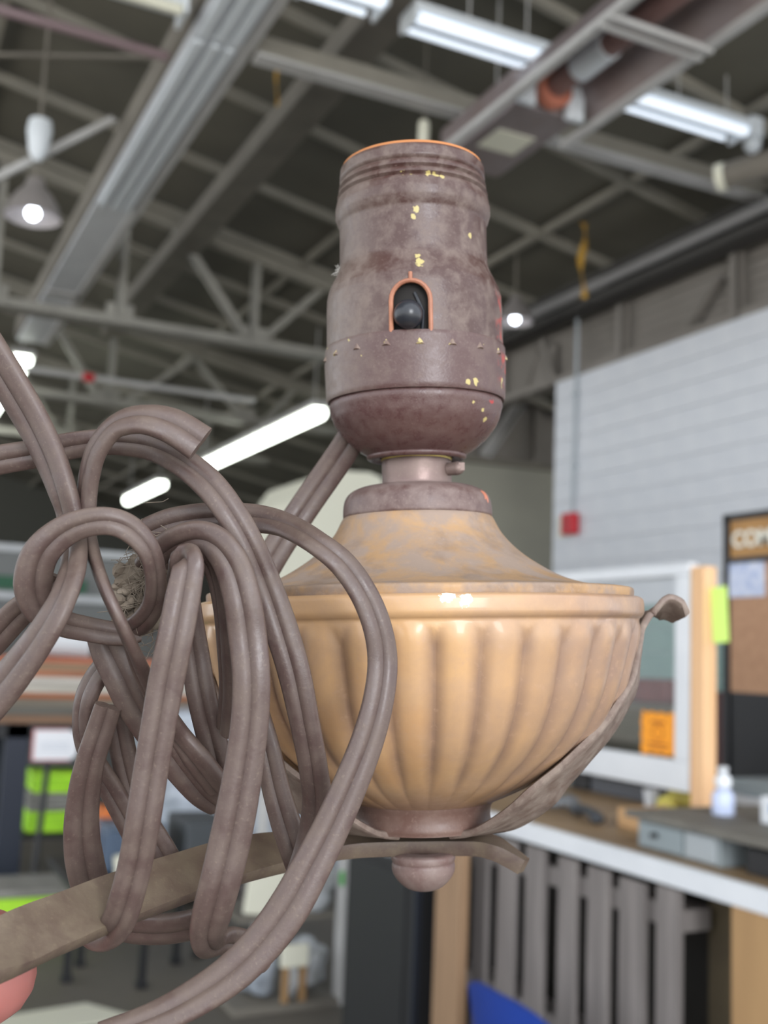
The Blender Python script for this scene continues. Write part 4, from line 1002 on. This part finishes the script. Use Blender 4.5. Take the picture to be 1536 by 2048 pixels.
emit('switch_knob', [gsphere((on_cyl(WX - .5, 61.3, 18.3)[0], -18.3 * MM, (61.6 + ZB) * MM), 2.85 * MM, 24, 16), gtube([((WX - .5) * MM, -12 * MM, (63 + ZB) * MM), ((WX - .5) * MM, -17 * MM, (62 + ZB) * MM)], 1.7 * MM, 12),
                     gtube([((WX + 2.1) * MM, -16.8 * MM, (58.5 + ZB) * MM), ((WX + 2.4) * MM, -16.8 * MM, (62.5 + ZB) * MM), ((WX + .8) * MM, -16.8 * MM, (66.3 + ZB) * MM)], .35 * MM, 8)], M_blackball, sock, True)['label'] = 'black switch knob'
collar = emit('collar', glathe(S(dense([(58.4, 18.1), (58.8, 18.35), (58.4, 18.5), (55.3, 18.6), (50, 18.4), (48.4, 18.35), (47.8, 18.1), (47.9, 17.5)], 0.5)), 160), M_collar, sock, True, sharp=50)
tri = None
for k in range(18):
    a = 2 * math.pi * k / 18 + 0.02
    c = Vector((math.sin(a), -math.cos(a), 0))
    s = Vector((math.cos(a), math.sin(a), 0))
    base = c * 18.5
    def P(u, w, d):
        q = base + s * u + c * d
        return (q.x * MM, q.y * MM, (56.4 + w + ZB) * MM)
    emit('crimp', ([P(-1.15, -.6, -.1), P(1.15, -.6, -.1), P(0, 1.0, -.1), P(-.3, -.35, .55), P(.3, -.35, .55)], [(0, 1, 4, 3), (1, 2, 4), (2, 0, 3), (2, 3, 4), (0, 2, 1)]), M_crimp, collar)
emit('cap', glathe(S(smoothp([(48.1, 17.4), (46.9, 17.75), (45.4, 17.4), (43.9, 16.95), (42.1, 15.94), (39.9, 14.1), (38.1, 11.95), (37.0, 10.2), (36.7, 9.7), (36.3, 9.5)])), 96), M_cap, sock, True)
emit('cap_lip', glathe(S(smoothp([(37.2, 9.9), (36.7, 10.2), (36.2, 10.0), (35.9, 9.4), (36.1, 8.4), (36.6, 7.6)])), 64), M_cap, sock, True)
# curved bushing where the cord leaves the cap, at the back left
bush = []
for i in range(9):
    t = i / 8
    bush.append(((-16.6 + 10.0 * t + 1.6 * math.sin(t * 3.1)) * MM, (-4.0 + 6 * t) * MM, (46.6 - 9.6 * t - 1.4 * math.sin(t * 3.1) + ZB) * MM))
emit('cord_bushing', gtube(bush, [0.5 * MM, .75 * MM, .95 * MM, 1.1 * MM, 1.15 * MM, 1.1 * MM, 1.0 * MM, .8 * MM, .5 * MM], 10), M_cap, sock, True)

# neck, flange, shoulder, bowl
neck = emit('neck', glathe(S(smoothp([(37.5, 7.0), (36.4, 7.1), (33, 7.12), (31.0, 7.12), (30.6, 7.4), (30.2, 8.0), (30.1, 8.4)])), 64), M_neck, lamp, True)
emit('brass_ring', glathe(S([(36.7, 7.1), (36.5, 7.22), (36.0, 7.22), (35.8, 7.1)]), 48), M_brassring, neck, True)['label'] = 'bare brass edge'
emit('set_screw', [gtube([(6.2 * MM, -3.4 * MM, (33.6 + ZB) * MM), (8.2 * MM, -4.4 * MM, (33.6 + ZB) * MM)], [1.3 * MM, 1.4 * MM], 14), gsphere((8.1 * MM, -4.3 * MM, (33.6 + ZB) * MM), 1.35 * MM, 14, 8),
                   gbar((8.8 * MM, -5.2 * MM, (33.0 + ZB) * MM), (8.8 * MM, -5.2 * MM, (34.6 + ZB) * MM), .5 * MM, 1.2 * MM)], M_neck, neck, True)
emit('flange', glathe(S(smoothp([(30.3, 7.0), (30.35, 9.0), (30.1, 11.5), (29.3, 13.4), (28.2, 14.5), (26.7, 15.0), (24.6, 15.15), (24.1, 15.0), (24.0, 14.4)])), 96), M_flange, lamp, True)
emit('shoulder', glathe(S(smoothp([(24.3, 14.0), (24.1, 15.0), (23.4, 15.5), (20.5, 17.1), (17.1, 20.2), (13.9, 24.6), (11.4, 29.3), (9.9, 34.4), (9.35, 38.5), (9.1, 41.4), (8.9, 42.2), (8.4, 42.4), (7.2, 42.3)], .35)), 160), M_shoulder, lamp, True)

NF = 34
def bowl_grid():
    rim = [(7.3, 42.0), (7.2, 43.3), (6.8, 43.95), (6.2, 44.15), (4.8, 44.2), (4.0, 44.1), (3.4, 43.7), (3.1, 43.3)]
    body = [(2.8, 43.15), (-0.6, 42.9), (-5.9, 41.5), (-10, 40.2), (-14.0, 38.3), (-18.0, 35.6), (-21.5, 32.1), (-24.6, 28.0), (-27.4, 23.8), (-29.8, 19.0), (-31.4, 15.2), (-32.0, 13.4)]
    pr = smoothp(rim, .5) + smoothp(body, .55)
    n = NF * 16
    vs, fs, gr = [], [], []
    for h, r in pr:
        low = 1 - 0.55 * max(0.0, min(1.0, (-22 - h) / 10))
        for k in range(n):
            a = 2 * math.pi * k / n
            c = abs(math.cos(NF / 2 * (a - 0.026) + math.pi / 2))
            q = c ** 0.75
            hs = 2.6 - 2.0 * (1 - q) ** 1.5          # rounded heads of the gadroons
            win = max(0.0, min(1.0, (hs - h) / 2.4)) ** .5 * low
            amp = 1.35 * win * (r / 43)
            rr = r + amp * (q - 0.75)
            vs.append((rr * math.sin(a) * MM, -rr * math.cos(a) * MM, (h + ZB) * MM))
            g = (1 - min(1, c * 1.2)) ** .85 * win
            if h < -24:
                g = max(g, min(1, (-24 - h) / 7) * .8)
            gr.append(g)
    m = len(pr)
    for i in range(m - 1):
        for k in range(n):
            fs.append((i * n + k, i * n + (k + 1) % n, (i + 1) * n + (k + 1) % n, (i + 1) * n + k))
    return vs, fs, gr
bv, bf, bg = bowl_grid()
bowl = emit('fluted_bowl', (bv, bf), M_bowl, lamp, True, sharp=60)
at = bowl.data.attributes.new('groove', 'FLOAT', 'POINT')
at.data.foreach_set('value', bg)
emit('foot_ring', glathe(S(smoothp([(-31.4, 14.2), (-32.0, 14.0), (-33.0, 13.5), (-34.6, 13.3), (-35.9, 13.5), (-36.7, 13.2), (-37.0, 12.2), (-37.0, 4.0)])), 80), M_ring, lamp, True)
emit('finial', glathe(S(smoothp([(-41.6, 4.0), (-41.9, 5.8), (-42.4, 6.3), (-43.3, 6.25), (-43.7, 6.0), (-44.1, 6.2), (-45.6, 6.05), (-47.3, 4.95), (-48.7, 3.15), (-49.3, 0.9), (-49.4, 0.0)], .3)), 48), M_finial, lamp, True)

def ribbon(path, w, t, side, rnd=0.3, taper=None, curl=None):
    """flat bar swept along path, side = width direction (mm)"""
    P = [Vector(p) for p in path]
    # resample
    Q = []
    for i in range(len(P) - 1):
        p0, p1, p2, p3 = P[max(i - 1, 0)], P[i], P[i + 1], P[min(i + 2, len(P) - 1)]
        for j in range(5):
            u = j / 5
            Q.append(0.5 * ((2 * p1) + (p2 - p0) * u + (2 * p0 - 5 * p1 + 4 * p2 - p3) * u * u + (3 * p1 - p0 - 3 * p2 + p3) * u ** 3))
    Q.append(P[-1])
    sec = [(-.5, -.30), (-.47, -.5), (-.25, -.42), (0, -.5), (.25, -.42), (.47, -.5), (.5, -.30), (.5, .30), (.47, .5), (.25, .42), (0, .5), (-.25, .42), (-.47, .5), (-.5, .30)]
    ns = len(sec)
    vs, fs = [], []
    for i, p in enumerate(Q):
        T = (Q[min(i + 1, len(Q) - 1)] - Q[max(i - 1, 0)]).normalized()
        f = i / (len(Q) - 1)
        W = Vector(side(f)) if callable(side) else Vector(side)
        W = (W - T * W.dot(T)).normalized()
        N2 = T.cross(W)
        k = taper(f) if taper else 1.0
        for a, b in sec:
            q = p + W * (a * w * k) + N2 * (b * t)
            vs.append(tuple(q * MM))
    for i in range(len(Q) - 1):
        for k in range(ns):
            fs.append((i * ns + k, i * ns + (k + 1) % ns, (i + 1) * ns + (k + 1) % ns, (i + 1) * ns + k))
    fs.append(tuple(range(ns)))
    fs.append(tuple(range((len(Q) - 1) * ns, len(Q) * ns)))
    return vs, fs

def arm_side(f):
    # the bar is rolled towards the viewer at its held end and lies flat under the bowl
    k = max(0.0, min(1.0, (f - .30) / .35))
    k = k * k * (3 - 2 * k)
    return (0.10, -1.0, -0.62 * (1 - k) - .24 * k)
arm = emit('arm', ribbon(BAR_PATH, 8.4, 3.0, arm_side, taper=lambda f: (1.0 - .30 * max(0, min(1, (f - .5) / .12))) * (1.0 if f < .9 else 1.0 - (f - .9) * 5)), M_arm, lamp, True, sharp=50)
arm['label'] = 'flat brown metal arm running under the bowl'
CR = [(-37.6, 9, 55), (-36.4, 15, 56), (-34.2, 19.6, 57), (-31.2, 23.8, 58), (-27.5, 27.6, 60), (-23, 32.0, 64), (-17, 37.0, 71), (-10, 41.2, 79), (-4, 43.2, 86), (0, 44.4, 90), (3.2, 46.0, 92), (4.8, 47.8, 92), (5.4, 49.8, 92), (4.8, 51.6, 92), (3.2, 53.2, 92)]
def cradle(sgn):
    path = [(sgn * r * math.sin(math.radians(p)), -r * math.cos(math.radians(p)), h + ZB) for h, r, p in CR]
    def side(f):
        p = math.radians(32 + 60 * min(1, f / .78))
        k = max(0.0, min(1.0, (f - .74) / .12))
        return (sgn * math.cos(p), math.sin(p), -.5 * k)
    def width(f):
        if f > .93:
            return 1.15 - (f - .93) * 7
        if f > .72:
            return 1.0 + .15 * min(1, (f - .72) / .1)
        return 1.0 + 1.0 * max(0.0, 1 - abs(f - .25) / .32)
    return ribbon(path, 8.2, 1.4, side, taper=width)
emit('cradle_strap', cradle(1), M_strap, lamp, True, sharp=50)['label'] = 'dusty curled strap hugging the right side of the bowl'
emit('cradle_strap', cradle(-1), M_strap, lamp, True, sharp=50)

# twin flex cord
SEC = []
for i in range(36):
    a = 2 * math.pi * i / 36
    x, y = math.cos(a), math.sin(a)
    lobe = 0.5 - abs(abs(x) - 0.5)
    h = 0.225 * math.copysign(abs(y) ** .7, y) * (1 - 0.36 * math.exp(-(x / 0.16) ** 2))
    SEC.append((x * 0.5, h))
def cord_mesh(rows):
    P = [Vector(r[:3]) for r in rows]
    Wd = [r[3] for r in rows]
    Nn = [Vector(r[4:7]) for r in rows]
    Q = []
    m = 7
    for i in range(len(P) - 1):
        i0, i3 = max(i - 1, 0), min(i + 2, len(P) - 1)
        for j in range(m):
            u = j / m
            def cr(a, b, c, d):
                return 0.5 * ((2 * b) + (c - a) * u + (2 * a - 5 * b + 4 * c - d) * u * u + (3 * b - a - 3 * c + d) * u ** 3)
            Q.append((cr(P[i0], P[i], P[i + 1], P[i3]), Wd[i] + (Wd[i + 1] - Wd[i]) * u, Nn[i].lerp(Nn[i + 1], u)))
    Q.append((P[-1], Wd[-1], Nn[-1]))
    ns = len(SEC)
    vs, fs = [], []
    for i, (p, w, nrm) in enumerate(Q):
        T = (Q[min(i + 1, len(Q) - 1)][0] - Q[max(i - 1, 0)][0]).normalized()
        nn2 = (nrm - T * nrm.dot(T)).normalized()
        B = T.cross(nn2)
        for a, b in SEC:
            vs.append(tuple((p + B * (a * w) + nn2 * (b * w)) * MM))
    for i in range(len(Q) - 1):
        for k in range(ns):
            fs.append((i * ns + k, i * ns + (k + 1) % ns, (i + 1) * ns + (k + 1) % ns, (i + 1) * ns + k))
    fs.append(tuple(range(ns)))
    fs.append(tuple(range((len(Q) - 1) * ns, len(Q) * ns)))
    return vs, fs
def cord_emit(name, rows, parent):
    o = emit(name, cord_mesh(rows), M_cord, parent, True, sharp=60)
    at = o.data.attributes.new('groove', 'FLOAT', 'POINT')
    n = len(o.data.vertices)
    at.data.foreach_set('value', [min(1, .7 * math.exp(-(SEC[i % len(SEC)][0] / 0.07) ** 2) + .4 * math.exp(-((abs(SEC[i % len(SEC)][0]) - .33) / .05) ** 2)) for i in range(n)])
    return o
cord = cord_emit('cord', CORDS['cord_front_loop'], lamp)
cord['label'] = 'brown twin flex cord wound into loose loops'
for k, rows in CORDS.items():
    if k == 'cord_front_loop':
        continue
    nm = {'cord_knot': 'cord_knot', 'cord_cut_end': 'cord_end', 'cord_left_end': 'cord_end'}.get(k, 'cord_loop')
    cord_emit(nm, rows, cord)

# dust and hair caught in the knot
KN = Vector(CORDS['cord_knot'][11][:3])
cx = sum(r[0] for r in CORDS['cord_knot']) / len(CORDS['cord_knot'])
cz = sum(r[2] for r in CORDS['cord_knot']) / len(CORDS['cord_knot'])
cy = max(r[1] for r in CORDS['cord_knot'])
rg = random.Random(3)
geo = []
for i in range(170):
    c = Vector((cx + 5.2 + rg.uniform(-5.2, 3.0), cy - 1.0 + rg.gauss(0, 1.0), cz - .5 + rg.uniform(-5.8, 5)))
    geo.append(gsphere(tuple(c * MM), rg.uniform(.6, 1.5) * MM, 8, 5, (1, 1, rg.uniform(.6, 1.3))))
for i in range(150):
    c = Vector((cx + 5.3 + rg.gauss(0, 2.0), cy - 3 + rg.gauss(0, 1.4), cz + rg.gauss(0, 4.4)))
    d = Vector((rg.gauss(0, 1), rg.gauss(0, 1), rg.gauss(0, 1))).normalized() * rg.uniform(1.5, 4.0)
    e = Vector((rg.gauss(0, 1), rg.gauss(0, 1), rg.gauss(0, 1))) * .9
    geo.append(gtube([tuple((c - d) * MM), tuple((c + e) * MM), tuple((c + d) * MM)], .055 * MM, 4))
emit('lint', geo, M_lint, cord, True, kind='stuff')['label'] = 'grey lint and hair caught in the knot'
geo = []
for i in range(26):
    h = rg.uniform(73, 78)
    x = -15.2 + rg.gauss(0, .25)
    p = Vector((x, -3 + rg.gauss(0, .6), h * .0 + 75.2 + rg.gauss(0, .6) + ZB))
    d = Vector((rg.gauss(-.6, .5), rg.gauss(0, .6), rg.gauss(0, .6)))
    geo.append(gtube([tuple((p - d * .6) * MM), tuple((p + Vector((-.2, 0, .2))) * MM), tuple((p + d) * MM)], .05 * MM, 4))
emit('lint', geo, mat('pale_lint', (190, 186, 180), 0.9), lamp, True, kind='stuff')['label'] = 'pale fluff on the socket edge'

# ------------------------------------------------------------------ the hand holding the arm
hand_mat = bpy.data.materials.new('skin')
hand_mat.use_nodes = True
hb = hand_mat.node_tree.nodes['Principled BSDF']
hb.inputs['Base Color'].default_value = lin((166, 104, 98))
hb.inputs['Roughness'].default_value = 0.5
hb.inputs['Subsurface Weight'].default_value = 0.2
hb.inputs['Subsurface Radius'].default_value = (0.006, 0.002, 0.001)
hb.inputs['Subsurface Scale'].default_value = 0.5
person = thing('person', 'hand of a person holding the lamp arm, only a fingertip showing', 'person', (0, 0, 0))
person.matrix_world = lamp.matrix_world.copy()
OFF[person.name] = Vector((0, 0, 0))
J = {}
def loc_mm(p):
    return Vector(p) * MM
verts = [(-118, -16, -42), (-150, -30, -90), (-190, -60, -170),        # palm centre, wrist, forearm
         (-104, -24, -22), (-106, -14, -30), (-110, -4, -38), (-114, 6, -46), # knuckles
         (-92, -32, -10), (-76, -42, -2), (-63, -49, 1.5),                # index, tip showing behind the arm
         (-92, -14, -16), (-84, -24, -6), (-82, -36, -2),                # middle
         (-94, -2, -26), (-87, -12, -14), (-86, -24, -8),                # ring
         (-98, 8, -36), (-91, 0, -26), (-90, -10, -18),                   # little
         (-132, -52, -52), (-114, -70, -30), (-98, -74, -8)]             # thumb, in front of the arm
edges = [(2, 1), (1, 0), (0, 3), (0, 4), (0, 5), (0, 6), (3, 7), (7, 8), (8, 9), (4, 10), (10, 11), (11, 12), (5, 13), (13, 14), (14, 15), (6, 16), (16, 17), (17, 18), (0, 19), (19, 20), (20, 21)]
rad = {0: 15, 1: 19, 2: 28, 3: 9.5, 4: 9.5, 5: 9, 6: 8, 7: 10, 8: 10.5, 9: 10, 10: 9, 11: 8.2, 12: 7.2, 13: 8.5, 14: 7.8, 15: 6.8, 16: 7.5, 17: 6.8, 18: 6, 19: 12, 20: 10.5, 21: 9}
me = bpy.data.meshes.new('hand')
me.from_pydata([tuple(Vector(v) * MM) for v in verts], edges, [])
me.materials.append(hand_mat)
ho = bpy.data.objects.new('hand', me)
COL.objects.link(ho)
ho.parent = person
sk = ho.modifiers.new('skin', 'SKIN')
sk.use_smooth_shade = True
for i, v in enumerate(me.skin_vertices[0].data):
    v.radius = (rad[i] * MM, rad[i] * MM)
    v.use_root = (i == 0)
sd = ho.modifiers.new('round', 'SUBSURF')
sd.levels = 2
sd.render_levels = 2
